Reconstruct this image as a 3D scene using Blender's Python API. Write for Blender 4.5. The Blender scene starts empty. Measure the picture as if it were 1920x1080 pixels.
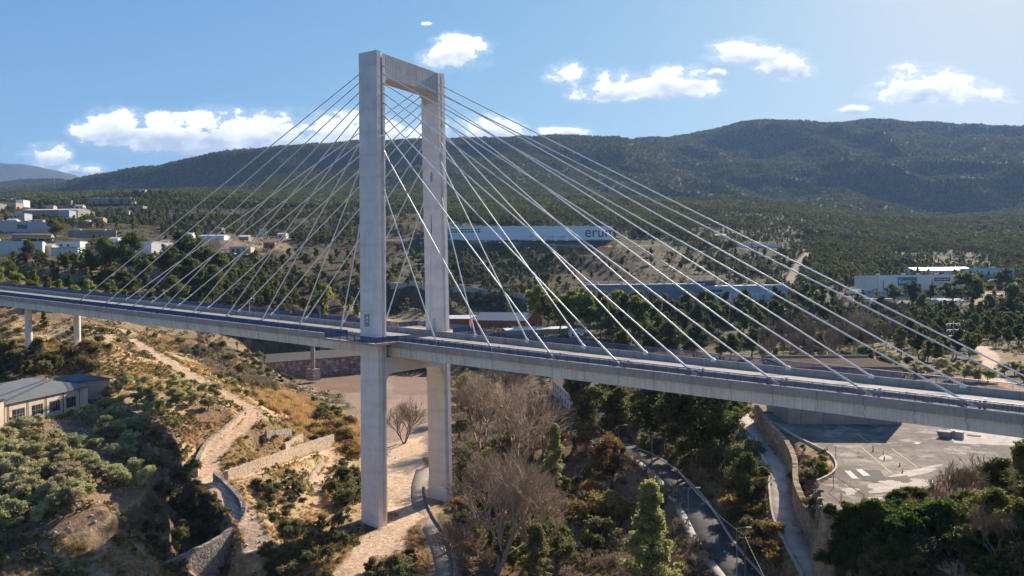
import bpy, math, random
import numpy as np
from mathutils import Matrix, Vector
sc = bpy.context.scene
COL = sc.collection
R = random.Random(7)
rng = np.random.default_rng(11)
rad = math.radians

# ------------------------------------------------------------------ camera
F = 1471.0
CAM = np.array([102.555, -119.719, 10.638])
YAW, PITCH, ROLL = -0.5532, -0.0109, -0.0117
cf = np.array([math.sin(YAW)*math.cos(PITCH), math.cos(YAW)*math.cos(PITCH), math.sin(PITCH)])
_r = np.array([math.cos(YAW), -math.sin(YAW), 0.0]); _u = np.cross(_r, cf)
cr = _r*math.cos(ROLL) + _u*math.sin(ROLL); cu = -_r*math.sin(ROLL) + _u*math.cos(ROLL)
FH = np.array([math.sin(YAW), math.cos(YAW)]); RH = np.array([math.cos(YAW), -math.sin(YAW)])
cam_d = bpy.data.cameras.new("camera"); cam = bpy.data.objects.new("camera", cam_d); COL.objects.link(cam)
cam.matrix_world = Matrix(((cr[0], cu[0], -cf[0], CAM[0]), (cr[1], cu[1], -cf[1], CAM[1]), (cr[2], cu[2], -cf[2], CAM[2]), (0, 0, 0, 1)))
cam_d.sensor_width = 36; cam_d.lens = F/1920*36; cam_d.clip_start = 0.5; cam_d.clip_end = 40000
sc.camera = cam

def proj(p):
    d = np.asarray(p, float) - CAM; z = d @ cf
    return 960+F*(d @ cr)/z, 540-F*(d @ cu)/z, z
def ray(px, py): return cf + cr*(px-960)/F - cu*(py-540)/F
def at(px, py, z=None, D=None):
    d = ray(px, py)
    t = D if D is not None else (z-CAM[2])/d[2]
    return CAM + d*t
def on_y(px, py, Y):
    d = ray(px, py); return CAM + d*(Y-CAM[1])/d[1]

# ------------------------------------------------------------------ light, sky
SUN_EL, SUN_AZ = 29.0, 2.0     # azimuth measured from +Y towards +X
sd = Vector((math.sin(rad(SUN_AZ))*math.cos(rad(SUN_EL)), math.cos(rad(SUN_AZ))*math.cos(rad(SUN_EL)), math.sin(rad(SUN_EL))))
sl = bpy.data.lights.new("sun", 'SUN'); sl.energy = 5.0; sl.angle = rad(0.55); sl.color = (1.0, 0.87, 0.70)
so = bpy.data.objects.new("sun", sl); COL.objects.link(so); so.rotation_euler = sd.to_track_quat('Z', 'Y').to_euler()
sc.view_settings.view_transform = 'Standard'; sc.view_settings.look = 'None'
sc.view_settings.exposure = 1.17; sc.view_settings.gamma = 1.0
sc.cycles.max_bounces = 6; sc.cycles.diffuse_bounces = 3; sc.cycles.glossy_bounces = 2
sc.cycles.transparent_max_bounces = 4; sc.cycles.transmission_bounces = 2; sc.cycles.volume_bounces = 0
sc.cycles.use_denoising = True; sc.cycles.use_adaptive_sampling = True; sc.cycles.adaptive_threshold = 0.02

world = bpy.data.worlds.new("World"); sc.world = world; world.use_nodes = True
WT = world.node_tree; wn = WT.nodes; wl = WT.links
SKY_TINT = (.37, .66, 1.60)
def build_world():
    wn.clear()
    out = wn.new('ShaderNodeOutputWorld'); bg = wn.new('ShaderNodeBackground')
    sky = wn.new('ShaderNodeTexSky'); sky.sky_type = 'NISHITA'; sky.sun_disc = False
    sky.sun_elevation = rad(SUN_EL); sky.sun_rotation = rad(SUN_AZ); sky.altitude = 600
    sky.air_density = 1.0; sky.dust_density = 0.8; sky.ozone_density = 3.0
    bg.inputs['Strength'].default_value = 0.1
    wl.new(bg.outputs[0], out.inputs[0])
    tc = wn.new('ShaderNodeTexCoord')
    def m(op, a, b=None, c=None, clamp=False):
        n = wn.new('ShaderNodeMath'); n.operation = op; n.use_clamp = clamp
        for i, v in enumerate((a, b, c)):
            if v is None: continue
            if isinstance(v, (int, float)): n.inputs[i].default_value = v
            else: wl.new(v, n.inputs[i])
        return n.outputs[0]
    def dot(v):
        n = wn.new('ShaderNodeVectorMath'); n.operation = 'DOT_PRODUCT'; wl.new(tc.outputs['Generated'], n.inputs[0])
        n.inputs[1].default_value = v; return n.outputs['Value']
    ff = dot((FH[0], FH[1], 0)); rr = dot((RH[0], RH[1], 0)); uu = dot((0, 0, 1))
    ffs = m('MAXIMUM', ff, 0.05)
    a = m('DIVIDE', rr, ffs); b = m('DIVIDE', uu, ffs)
    cb = wn.new('ShaderNodeCombineXYZ'); wl.new(a, cb.inputs[0]); wl.new(b, cb.inputs[1])
    nz = wn.new('ShaderNodeTexNoise'); nz.inputs['Scale'].default_value = 21; nz.inputs['Detail'].default_value = 9; nz.inputs['Roughness'].default_value = .66
    mp = wn.new('ShaderNodeMapping'); mp.inputs['Scale'].default_value = (1, 1.7, 1); mp.inputs['Location'].default_value = (3.1, 1.7, 0)
    wl.new(cb.outputs[0], mp.inputs[0]); wl.new(mp.outputs[0], nz.inputs['Vector'])
    # clouds as soft ellipses of direction: px, py, half width, half height above, below
    CL = [(852, 106, 58, 30, 22), (800, 45, 9, 3.2, 2.6), (1062, 152, 36, 24, 14), (1180, 178, 95, 30, 12), (1265, 165, 70, 30, 24), (1395, 104, 58, 24, 14), (1475, 126, 56, 22, 20),
          (1345, 137, 16, 6, 5), (1735, 172, 90, 34, 20), (1815, 184, 75, 20, 12), (1602, 206, 34, 7, 7), (1860, 190, 40, 10, 6), (1650, 160, 14, 8, 6),
          (215, 248, 66, 36, 26), (300, 256, 90, 32, 32), (400, 258, 100, 36, 36), (520, 258, 110, 32, 42), (640, 256, 100, 34, 50), (760, 262, 80, 30, 40),
          (90, 296, 46, 22, 16), (150, 318, 36, 12, 10), (920, 250, 58, 26, 30), (1055, 252, 50, 12, 20)]
    dens = None; base = None
    for (px, py, w, hu, hd) in CL:
        d = ray(px, py); dh = d[0]*FH[0]+d[1]*FH[1]
        A = (d[0]*RH[0]+d[1]*RH[1])/dh; B = d[2]/dh
        w *= 1.25; hu *= 1.45; hd *= 1.3
        x = m('MULTIPLY', m('SUBTRACT', a, A), F/w); y = m('SUBTRACT', b, B)
        yy = m('MAXIMUM', m('MULTIPLY', y, F/hu), m('MULTIPLY', y, -F/hd))
        q = m('SUBTRACT', 1.0, m('ADD', m('MULTIPLY', x, x), m('MULTIPLY', yy, yy)))
        yn = m('MULTIPLY', y, F/hu)
        g = m('ADD', q, m('MULTIPLY', yn, 0.0))
        dens = q if dens is None else m('MAXIMUM', dens, q)
        lo = m('SUBTRACT', m('MULTIPLY', q, 1.0), m('MULTIPLY', yn, 2.0))
        base = lo if base is None else m('MAXIMUM', base, lo)
    f = m('ADD', m('MULTIPLY', dens, 0.55), m('MULTIPLY', m('SUBTRACT', nz.outputs['Fac'], 0.5), 2.3))
    ramp = wn.new('ShaderNodeMapRange'); ramp.interpolation_type = 'SMOOTHSTEP'
    ramp.inputs['From Min'].default_value = 0.12; ramp.inputs['From Max'].default_value = 0.30
    wl.new(f, ramp.inputs['Value'])
    soft = m('MULTIPLY', ramp.outputs[0], m('MULTIPLY', m('ADD', dens, 0.7), 2.5, clamp=True), clamp=True)
    veil = wn.new('ShaderNodeMapRange'); veil.interpolation_type = 'SMOOTHSTEP'; veil.inputs['From Min'].default_value = -.25; veil.inputs['From Max'].default_value = .35; veil.inputs['To Max'].default_value = .3; wl.new(f, veil.inputs['Value'])
    soft = m('MAXIMUM', soft, m('MULTIPLY', veil.outputs[0], m('MULTIPLY', m('ADD', dens, 1.1), .9, clamp=True), clamp=True))
    front = m('GREATER_THAN', ff, 0.1)
    mask = m('MULTIPLY', m('MULTIPLY', soft, front), 0.97)
    sh = wn.new('ShaderNodeMapRange'); sh.inputs['From Min'].default_value = 0.1; sh.inputs['From Max'].default_value = 1.6
    n2 = wn.new('ShaderNodeTexNoise'); n2.inputs['Scale'].default_value = 38; n2.inputs['Detail'].default_value = 5
    wl.new(mp.outputs[0], n2.inputs['Vector'])
    wl.new(m('ADD', base, m('MULTIPLY', m('SUBTRACT', n2.outputs['Fac'], 0.5), 2.6)), sh.inputs['Value'])
    cc = wn.new('ShaderNodeMix'); cc.data_type = 'RGBA'
    cc.inputs['A'].default_value = (7.0, 6.85, 6.6, 1); cc.inputs['B'].default_value = (2.7, 2.95, 3.4, 1)
    wl.new(sh.outputs[0], cc.inputs['Factor'])
    mx = wn.new('ShaderNodeMix'); mx.data_type = 'RGBA'
    ad = wn.new('ShaderNodeVectorMath'); ad.operation = 'MULTIPLY_ADD'; ad.inputs[1].default_value = (.0, .085, .36); ad.inputs[2].default_value = (1, 1, 1); wl.new(sky.outputs[0], ad.inputs[0])
    dv = wn.new('ShaderNodeVectorMath'); dv.operation = 'DIVIDE'; wl.new(sky.outputs[0], dv.inputs[0]); wl.new(ad.outputs[0], dv.inputs[1])
    tn = wn.new('ShaderNodeVectorMath'); tn.operation = 'MULTIPLY'; tn.inputs[1].default_value = SKY_TINT; wl.new(dv.outputs[0], tn.inputs[0])
    wl.new(mask, mx.inputs['Factor']); wl.new(tn.outputs[0], mx.inputs['A']); wl.new(cc.outputs['Result'], mx.inputs['B'])
    wl.new(mx.outputs['Result'], bg.inputs['Color'])
build_world()
world.cycles.sampling_method = 'MANUAL'; world.cycles.sample_map_resolution = 512

HAZE = True
# ------------------------------------------------------------------ tagging and mesh helpers
def tag(o, label=None, cat=None, group=None, kind=None):
    if label: o['label'] = label
    if cat: o['category'] = cat
    if group: o['group'] = group
    if kind: o['kind'] = kind
    return o
def empty(name, loc=(0, 0, 0), rz=0, label=None, cat=None, group=None):
    o = bpy.data.objects.new(name, None); COL.objects.link(o); o.location = [float(v) for v in loc]; o.rotation_euler[2] = rz
    o.empty_display_size = 0.3
    return tag(o, label, cat, group)
def mesh_np(name, V, Q, mat=None, smooth=False, tri=False):
    k = 3 if tri else 4
    me = bpy.data.meshes.new(name); V = np.asarray(V, np.float32); Q = np.asarray(Q, np.int32)
    me.vertices.add(len(V)); me.vertices.foreach_set('co', V.ravel())
    me.loops.add(len(Q)*k); me.loops.foreach_set('vertex_index', Q.ravel())
    me.polygons.add(len(Q)); me.polygons.foreach_set('loop_start', np.arange(0, len(Q)*k, k, dtype=np.int32))
    if smooth: me.polygons.foreach_set('use_smooth', np.ones(len(Q), bool))
    if mat: me.materials.append(mat)
    me.update(calc_edges=True)
    return me
def link(name, me, parent=None, mat=None):
    o = bpy.data.objects.new(name, me); COL.objects.link(o)
    if parent is not None: o.parent = parent
    if mat is not None: me.materials.clear(); me.materials.append(mat)
    return o
class MB:
    """collects boxes, prisms and tubes, links them as one mesh object"""
    def __init__(s): s.v = []; s.f = []
    def add(s, v, f):
        n = len(s.v); s.v += [tuple(float(c) for c in p) for p in v]; s.f += [tuple(i+n for i in q) for q in f]; return s
    def box(s, x0, x1, y0, y1, z0, z1):
        return s.add([(x0, y0, z0), (x1, y0, z0), (x1, y1, z0), (x0, y1, z0), (x0, y0, z1), (x1, y0, z1), (x1, y1, z1), (x0, y1, z1)],
                     [(0, 3, 2, 1), (4, 5, 6, 7), (0, 1, 5, 4), (1, 2, 6, 5), (2, 3, 7, 6), (3, 0, 4, 7)])
    def hexa(s, p):
        return s.add(p, [(0, 3, 2, 1), (4, 5, 6, 7), (0, 1, 5, 4), (1, 2, 6, 5), (2, 3, 7, 6), (3, 0, 4, 7)])
    def prism(s, poly, z0, z1):
        n = len(poly)
        a = [(p[0], p[1], z0) for p in poly]+[(p[0], p[1], z1) for p in poly]
        return s.add(a, [tuple(range(n))[::-1], tuple(range(n, 2*n))]+[(i, (i+1) % n, n+(i+1) % n, n+i) for i in range(n)])
    def tube(s, p0, p1, r0, r1=None, n=8, caps=True):
        r1 = r0 if r1 is None else r1
        p0 = np.array(p0, float); p1 = np.array(p1, float); d = p1-p0; d /= np.linalg.norm(d)+1e-9
        a = np.cross(d, (0, 0, 1) if abs(d[2]) < .9 else (1, 0, 0)); a /= np.linalg.norm(a); b = np.cross(d, a)
        v = [p0+r0*(a*math.cos(t)+b*math.sin(t)) for t in [2*math.pi*i/n for i in range(n)]]
        v += [p1+r1*(a*math.cos(t)+b*math.sin(t)) for t in [2*math.pi*i/n for i in range(n)]]
        f = [(i, (i+1) % n, n+(i+1) % n, n+i) for i in range(n)]
        if caps: f += [tuple(range(n))[::-1], tuple(range(n, 2*n))]
        return s.add(v, f)
    def lathe(s, c, prof, n=10):
        v = []; f = []
        for (r, z) in prof:
            for i in range(n):
                t = 2*math.pi*i/n; v.append((c[0]+r*math.cos(t), c[1]+r*math.sin(t), c[2]+z))
        for k in range(len(prof)-1):
            for i in range(n): f.append((k*n+i, k*n+(i+1) % n, (k+1)*n+(i+1) % n, (k+1)*n+i))
        f.append(tuple(range(n))[::-1]); f.append(tuple(range((len(prof)-1)*n, len(prof)*n)))
        return s.add(v, f)
    def build(s, name, mat, parent=None, bevel=0, smooth=False):
        me = bpy.data.meshes.new(name); me.from_pydata(s.v, [], s.f); me.materials.append(mat); me.update()
        if smooth: me.polygons.foreach_set('use_smooth', np.ones(len(me.polygons), bool))
        o = bpy.data.objects.new(name, me); COL.objects.link(o)
        if parent is not None: o.parent = parent
        if bevel:
            b = o.modifiers.new('bevel', 'BEVEL'); b.width = bevel; b.segments = 2; b.limit_method = 'ANGLE'
        return o

# ------------------------------------------------------------------ materials
def mat_new(name):
    m = bpy.data.materials.new(name); m.use_nodes = True; nt = m.node_tree
    return m, nt, nt.nodes, nt.links, nt.nodes['Principled BSDF']
def mat(name, c, rough=.7, metal=0.0, var=.15, scale=1.5, bump=0.0, c2=None, stretch=(1, 1, 1), spec=.35, detail=6):
    """a base colour broken up by noise, with optional bump and streaks"""
    m, nt, n, l, p = mat_new(name)
    tc = n.new('ShaderNodeTexCoord'); mp = n.new('ShaderNodeMapping'); mp.inputs['Scale'].default_value = stretch
    l.new(tc.outputs['Object'], mp.inputs[0])
    nz = n.new('ShaderNodeTexNoise'); nz.inputs['Scale'].default_value = scale; nz.inputs['Detail'].default_value = detail; nz.inputs['Roughness'].default_value = .665
    l.new(mp.outputs[0], nz.inputs['Vector'])
    rp = n.new('ShaderNodeMapRange'); rp.inputs['From Min'].default_value = .3; rp.inputs['From Max'].default_value = .7
    l.new(nz.outputs['Fac'], rp.inputs['Value'])
    mx = n.new('ShaderNodeMix'); mx.data_type = 'RGBA'
    a = tuple(v*(1+var) for v in c); b = c2 if c2 else tuple(v*(1-var) for v in c)
    mx.inputs['A'].default_value = (*b, 1); mx.inputs['B'].default_value = (*a, 1)
    l.new(rp.outputs[0], mx.inputs['Factor']); l.new(mx.outputs['Result'], p.inputs['Base Color'])
    p.inputs['Roughness'].default_value = rough; p.inputs['Metallic'].default_value = metal; p.inputs['Specular IOR Level'].default_value = spec
    if bump:
        bp = n.new('ShaderNodeBump'); bp.inputs['Strength'].default_value = bump; bp.inputs['Distance'].default_value = .1
        l.new(nz.outputs['Fac'], bp.inputs['Height']); l.new(bp.outputs[0], p.inputs['Normal'])
    return m
def mat_ribbed(name, c, period=.4, axis='X', depth=.35, rough=.5, metal=0.0, dark=.8, var=.08):
    """sheet metal or tiles: ribs along one axis, weathered by noise"""
    m = mat(name, c, rough, metal, var, .35); nt = m.node_tree; n = nt.nodes; l = nt.links; p = n['Principled BSDF']
    tc = n.new('ShaderNodeTexCoord'); w = n.new('ShaderNodeTexWave'); w.wave_type = 'BANDS'; w.bands_direction = axis
    w.inputs['Scale'].default_value = 0.314/period
    l.new(tc.outputs['Object'], w.inputs['Vector'])
    bp = n.new('ShaderNodeBump'); bp.inputs['Strength'].default_value = depth; bp.inputs['Distance'].default_value = .06
    l.new(w.outputs['Fac'], bp.inputs['Height']); l.new(bp.outputs[0], p.inputs['Normal'])
    src = p.inputs['Base Color'].links[0].from_socket
    mx = n.new('ShaderNodeMix'); mx.data_type = 'RGBA'; mx.blend_type = 'MULTIPLY'; mx.inputs['Factor'].default_value = 1
    mr = n.new('ShaderNodeMapRange'); mr.inputs['To Min'].default_value = dark; l.new(w.outputs['Fac'], mr.inputs['Value'])
    l.new(src, mx.inputs['A']); l.new(mr.outputs[0], mx.inputs['B']); l.new(mx.outputs['Result'], p.inputs['Base Color'])
    return m
def mat_concrete(name, c, joint=0.0, streak=.5, jaxis=0, board=0.0, rough=.85, wob_=.35, jd=.62):
    """concrete with vertical rain streaks, blotches, optional wandering joints along an axis, board marks"""
    m, nt, n, l, p = mat_new(name)
    tc = n.new('ShaderNodeTexCoord')
    def noise(sc_, st, det=6, loc=0):
        mp = n.new('ShaderNodeMapping'); mp.inputs['Scale'].default_value = st; mp.inputs['Location'].default_value = (loc, loc, loc); l.new(tc.outputs['Object'], mp.inputs[0])
        z = n.new('ShaderNodeTexNoise'); z.inputs['Scale'].default_value = sc_; z.inputs['Detail'].default_value = det; z.inputs['Roughness'].default_value = .65
        l.new(mp.outputs[0], z.inputs['Vector']); return z.outputs['Fac']
    def mr(v, a, b, c_, d):
        q = n.new('ShaderNodeMapRange'); l.new(v, q.inputs['Value'])
        for k, x in zip(('From Min', 'From Max', 'To Min', 'To Max'), (a, b, c_, d)): q.inputs[k].default_value = x
        return q.outputs[0]
    def mul(a, b):
        q = n.new('ShaderNodeMath'); q.operation = 'MULTIPLY'
        for i, v in enumerate((a, b)):
            if isinstance(v, float): q.inputs[i].default_value = v
            else: l.new(v, q.inputs[i])
        return q.outputs[0]
    fac = mul(mr(noise(.25, (1, 1, 1)), .3, .7, .86, 1.1), mr(noise(1.3, (2.2, 2.2, .1), 7, 3), .35, .75, 1.04, 1-.32*streak))
    fac = mul(fac, mr(noise(7, (1, 1, 1), 4, 9), .3, .7, .93, 1.06))
    if board:
        w = n.new('ShaderNodeTexNoise'); mp = n.new('ShaderNodeMapping'); mp.inputs['Scale'].default_value = (3, 3, .05); l.new(tc.outputs['Object'], mp.inputs[0]); l.new(mp.outputs[0], w.inputs['Vector'])
        w.inputs['Scale'].default_value = 2.5; fac = mul(fac, mr(w.outputs['Fac'], .3, .7, 1-board, 1+board))
    if joint:
        sx = n.new('ShaderNodeSeparateXYZ'); l.new(tc.outputs['Object'], sx.inputs[0])
        wob = mr(noise(.9, (.0, .0, 1.0), 3, 5), .3, .7, -wob_, wob_)
        ad = n.new('ShaderNodeMath'); ad.operation = 'ADD'; l.new(sx.outputs[jaxis], ad.inputs[0]); l.new(wob, ad.inputs[1])
        pp = n.new('ShaderNodeMath'); pp.operation = 'PINGPONG'; l.new(ad.outputs[0], pp.inputs[0]); pp.inputs[1].default_value = joint/2
        line = mr(pp.outputs[0], .03, .09, jd, 1.0)
        halo = mr(pp.outputs[0], .0, .8, .93, 1.0)
        fac = mul(mul(fac, line), halo)
    mx = n.new('ShaderNodeMix'); mx.data_type = 'RGBA'; mx.blend_type = 'MULTIPLY'; mx.inputs['Factor'].default_value = 1
    mx.inputs['A'].default_value = (*c, 1); l.new(fac, mx.inputs['B']); l.new(mx.outputs['Result'], p.inputs['Base Color'])
    p.inputs['Roughness'].default_value = rough; p.inputs['Specular IOR Level'].default_value = .25
    bp = n.new('ShaderNodeBump'); bp.inputs['Strength'].default_value = .25; bp.inputs['Distance'].default_value = .02; l.new(noise(9, (1, 1, 1), 4), bp.inputs['Height']); l.new(bp.outputs[0], p.inputs['Normal'])
    return m
def mat_leaf(name, c1, c2, trans=.3, scale=.5, rv=.3):
    m, nt, n, l, p = mat_new(name)
    tc = n.new('ShaderNodeTexCoord'); nz = n.new('ShaderNodeTexNoise'); nz.inputs['Scale'].default_value = scale; nz.inputs['Detail'].default_value = 4
    l.new(tc.outputs['Object'], nz.inputs['Vector'])
    rp = n.new('ShaderNodeMapRange'); rp.inputs['From Min'].default_value = .32; rp.inputs['From Max'].default_value = .68; l.new(nz.outputs['Fac'], rp.inputs['Value'])
    mx = n.new('ShaderNodeMix'); mx.data_type = 'RGBA'; mx.inputs['A'].default_value = (*c1, 1); mx.inputs['B'].default_value = (*c2, 1); l.new(rp.outputs[0], mx.inputs['Factor'])
    oi = n.new('ShaderNodeObjectInfo'); mr = n.new('ShaderNodeMapRange'); mr.inputs['To Min'].default_value = 1-rv; mr.inputs['To Max'].default_value = 1+rv; l.new(oi.outputs['Random'], mr.inputs['Value'])
    hs = n.new('ShaderNodeHueSaturation'); l.new(mr.outputs[0], hs.inputs['Value']); l.new(mx.outputs['Result'], hs.inputs['Color'])
    mh = n.new('ShaderNodeMapRange'); mh.inputs['To Min'].default_value = .475; mh.inputs['To Max'].default_value = .525
    fr = n.new('ShaderNodeMath'); fr.operation = 'FRACT'; ml = n.new('ShaderNodeMath'); ml.operation = 'MULTIPLY'; ml.inputs[1].default_value = 7.31
    l.new(oi.outputs['Random'], ml.inputs[0]); l.new(ml.outputs[0], fr.inputs[0]); l.new(fr.outputs[0], mh.inputs['Value']); l.new(mh.outputs[0], hs.inputs['Hue'])
    l.new(hs.outputs[0], p.inputs['Base Color']); p.inputs['Roughness'].default_value = .6; p.inputs['Specular IOR Level'].default_value = .25
    tr = n.new('ShaderNodeBsdfTranslucent'); l.new(hs.outputs[0], tr.inputs['Color'])
    ms = n.new('ShaderNodeMixShader'); ms.inputs[0].default_value = trans; l.new(p.outputs[0], ms.inputs[1]); l.new(tr.outputs[0], ms.inputs[2])
    l.new(ms.outputs[0], n['Material Output'].inputs['Surface'])
    return m
# ------------------------------------------------------------------ where the buildings stand (used by the terrain first)
BS = []
def spec(name, label, l, r, Dl, Dr, depth, h, roof='flat', wall='w_pale', top='r_grey', rise=2.0, group=None, win=(), door=(), cat='building', over=.4, flip=1, z=None, sub='roof'):
    a = at(*l, D=Dl); b = at(*r, D=Dr); zz = z if z is not None else (a[2]+b[2])/2
    d = b[:2]-a[:2]; w = float(np.hypot(*d)); ax = d/w; pe = np.array([-ax[1], ax[0]])*flip
    P = [a[:2]-ax*2-pe*2, b[:2]+ax*2-pe*2, b[:2]+ax*2+pe*(depth+2), a[:2]-ax*2+pe*(depth+2)]
    BS.append(dict(name=name, label=label, o=(a[0], a[1], zz), ang=math.atan2(ax[1], ax[0]), w=w, d=depth*flip, h=h, roof=roof, wall=wall, top=top, rise=rise,
                   group=group, win=win, door=door, cat=cat, over=over, pad=P, sub=sub))
    return BS[-1]
spec('warehouse', 'long cream workshop with grey ribbed hip roof and dark windows beside the olive grove', (10, 806), (165, 760), 148, 172, 15, 4.6, 'hip', 'w_cream', 'r_ribgrey', 2.6,
     win=[(2.0, 1.0, 5.0, 3.0), (7.2, 1.0, 10.0, 3.0), (12.2, 1.0, 15.0, 3.0), (17.2, 1.0, 20.0, 3.0), (22.0, 1.0, 25.0, 3.0)])
spec('annex', 'small pinkish annex with dark blue sheet roof at the far end of the long workshop', (106, 742), (146, 752), 186, 178, 7, 4.2, 'hip', 'w_pink', 'r_blue', .9)
spec('shed', 'cream shed end cut by the left edge of the photo beside the olive trees', (-60, 830), (8, 806), 136, 146, 9, 5.6, 'flat', 'w_cream', 'r_dark', .3, win=[(6.0, 1.0, 7.0, 2.6)])
spec('factory', 'derelict brick factory with painted panels and dark roof in the yard under the bridge', (490, 705), (704, 689), 374, 412, 34, 6.4, 'gable', 'w_graffiti', 'r_old', 2.4,)
spec('factory', 'red brick workshop with bluish grey sheet roof beyond the pylon', (884, 616), (985, 619), 505, 488, 26, 5.5, 'gable', 'w_red', 'r_slate', 4.5, win=[(4, 2, 8, 3.6), (12, 2, 16, 3.6), (20, 2, 24, 3.6)])
spec('factory', 'low red walled workshop with pale roof just behind the far pylon leg', (728, 614), (880, 613), 530, 515, 30, 5.6, 'gable', 'w_red', 'r_pale', 1.6)
spec('shed', 'long white roofed shed with broken sheets beyond the railing right of the pylon', (950, 630), (1066, 624), 425, 440, 8, 2.6, 'gable', 'w_tan', 'r_white', 1.0)
spec('cottage', 'tiny white cottage with a pale blue door beyond the railing', (1068, 634), (1094, 634), 420, 420, 6, 3.4, 'gable', 'w_white', 'r_pale', 1.0, win=[(1.2, 1, 2.2, 2.2), (4.2, 1, 5.2, 2.2)])
spec('row_house', 'white terraced house row with dark tiled roof seen below the deck beside a dark pine', (1036, 740), (1084, 786), 322, 262, 9, 5.6, 'gable', 'w_white', 'r_brown', 2.2, win=[(3+i*6, 1.2, 4.4+i*6, 2.8) for i in range(8)]+[(3+i*6, 3.6, 4.4+i*6, 5) for i in range(8)])
ERUM = spec('warehouse', 'very long pale blue warehouse with erum in dark letters on the hillside', (800, 447), (1149, 456), 770, 800, 50, 14.6, 'flat', 'w_erum', 'r_pale', .4)
spec('warehouse', 'dark blue grey factory hall behind the green pines', (1098, 571), (1322, 578), 560, 540, 40, 15.0, 'flat', 'w_blue', 'r_bluepale', .5)
HALL = spec('warehouse', 'blue factory wing with pale shutters and a roof lantern beside the steep track', (1322, 572), (1478, 563), 545, 600, 30, 12.0, 'flat', 'w_bluemid', 'r_bluepale', .5)
KOR = spec('warehouse', 'cream warehouse with a teal sign reading Korott', (1648, 543), (1818, 549), 640, 640, 46, 13.0, 'flat', 'w_korott', 'r_white', .4)
spec('warehouse', 'bright white roofed hall behind the cream warehouse', (1718, 516), (1826, 517), 760, 760, 30, 5.0, 'gable', 'w_white', 'r_white', 3.0)
spec('warehouse', 'pale blue hall right of the bright white roof', (1827, 519), (1902, 519), 740, 740, 30, 8.0, 'flat', 'w_bluepale', 'r_pale', .4)
spec('warehouse', 'grey metal warehouse with large window band at the left edge of the town', (-60, 437), (97, 435), 620, 650, 40, 8.8, 'flat', 'w_metal', 'r_pale', .4, win=[(33, 3.4, 40, 6.6)])
spec('warehouse', 'low brown roofed store in front of the grey metal warehouse', (22, 452), (96, 450), 575, 585, 18, 4.2, 'gable', 'w_tan', 'r_brown', 1.2)
spec('warehouse', 'white warehouse with pale green top behind a round pine at the left edge', (-40, 480), (80, 478), 500, 515, 18, 9.0, 'flat', 'w_green', 'r_pale', .4)
spec('cottage', 'little cream gabled house next to the pale green warehouse', (80, 470), (97, 470), 530, 530, 8, 3.4, 'gable', 'w_cream', 'r_pale', 1.4)
spec('warehouse', 'white building with green band under the yellow canopy', (96, 482), (146, 480), 515, 520, 14, 5.6, 'flat', 'w_green', 'r_green', .4)
spec('house', 'small white block with dark window on top of the green banded building', (104, 466), (150, 465), 560, 560, 10, 4.8, 'flat', 'w_white', 'r_pale', .3, win=[(3, 1.4, 5, 2.8), (8, 1.4, 10, 2.8)])
spec('warehouse', 'white hall with sunlit gable between two dark pines', (233, 478), (284, 477), 560, 552, 22, 9.0, 'flat', 'w_white', 'r_pale', .4)
spec('warehouse', 'long white roofed hall above the grey warehouse in the left town', (42, 406), (146, 403), 900, 900, 36, 6.6, 'gable', 'w_tan', 'r_white', 2.5)
spec('warehouse', 'dark walled hall with pale roof on top of the wooded rise', (165, 383), (246, 381), 1150, 1150, 30, 8.0, 'flat', 'w_tan', 'r_white', .5)
spec('warehouse', 'long tan yard building left of the big pines', (128, 446), (218, 446), 650, 660, 14, 6.0, 'flat', 'w_tan', 'r_tan', .3)
spec('house', 'white tent shaped roof peeking out of the trees on the rise', (260, 364), (272, 364), 1250, 1250, 10, 4.0, 'gable', 'w_white', 'r_white', 4.0)
spec('warehouse', 'pale blue roofed shed at the edge of the construction yard', (372, 452), (420, 450), 700, 700, 16, 4.0, 'gable', 'w_white', 'r_bluepale', 1.5)
spec('tower_house', 'small white square tower in the construction yard', (486, 442), (497, 442), 800, 800, 5, 7.0, 'flat', 'w_white', 'r_pale', .3, win=[(1.5, 4, 3.5, 5.6)])
spec('house', 'low sand coloured house at the construction yard with arched openings', (430, 474), (470, 473), 620, 620, 10, 4.4, 'flat', 'w_cream', 'r_tan', .3, win=[(2, .6, 4, 3), (6, .6, 8, 3), (11, .6, 13, 3)])
spec('house', 'orange brick house beside the construction yard', (494, 466), (515, 466), 660, 660, 9, 4.8, 'gable', 'w_red', 'r_brown', 1.5)
spec('house', 'pale house alone on the terraces below the hill', (1342, 448), (1362, 448), 980, 980, 9, 4.4, 'gable', 'w_cream', 'r_pale', 2)
spec('greenhouse', 'long white sheds on the brown terraces right of the warehouse with letters', (1384, 463), (1466, 464), 900, 900, 9, 3.2, 'flat', 'w_white', 'r_tan', .3)
spec('cottage', 'farmhouse with white wall high in the forest on the right', (1540, 410), (1556, 410), 1500, 1500, 10, 4.5, 'gable', 'w_tan', 'r_brown', 2)
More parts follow.
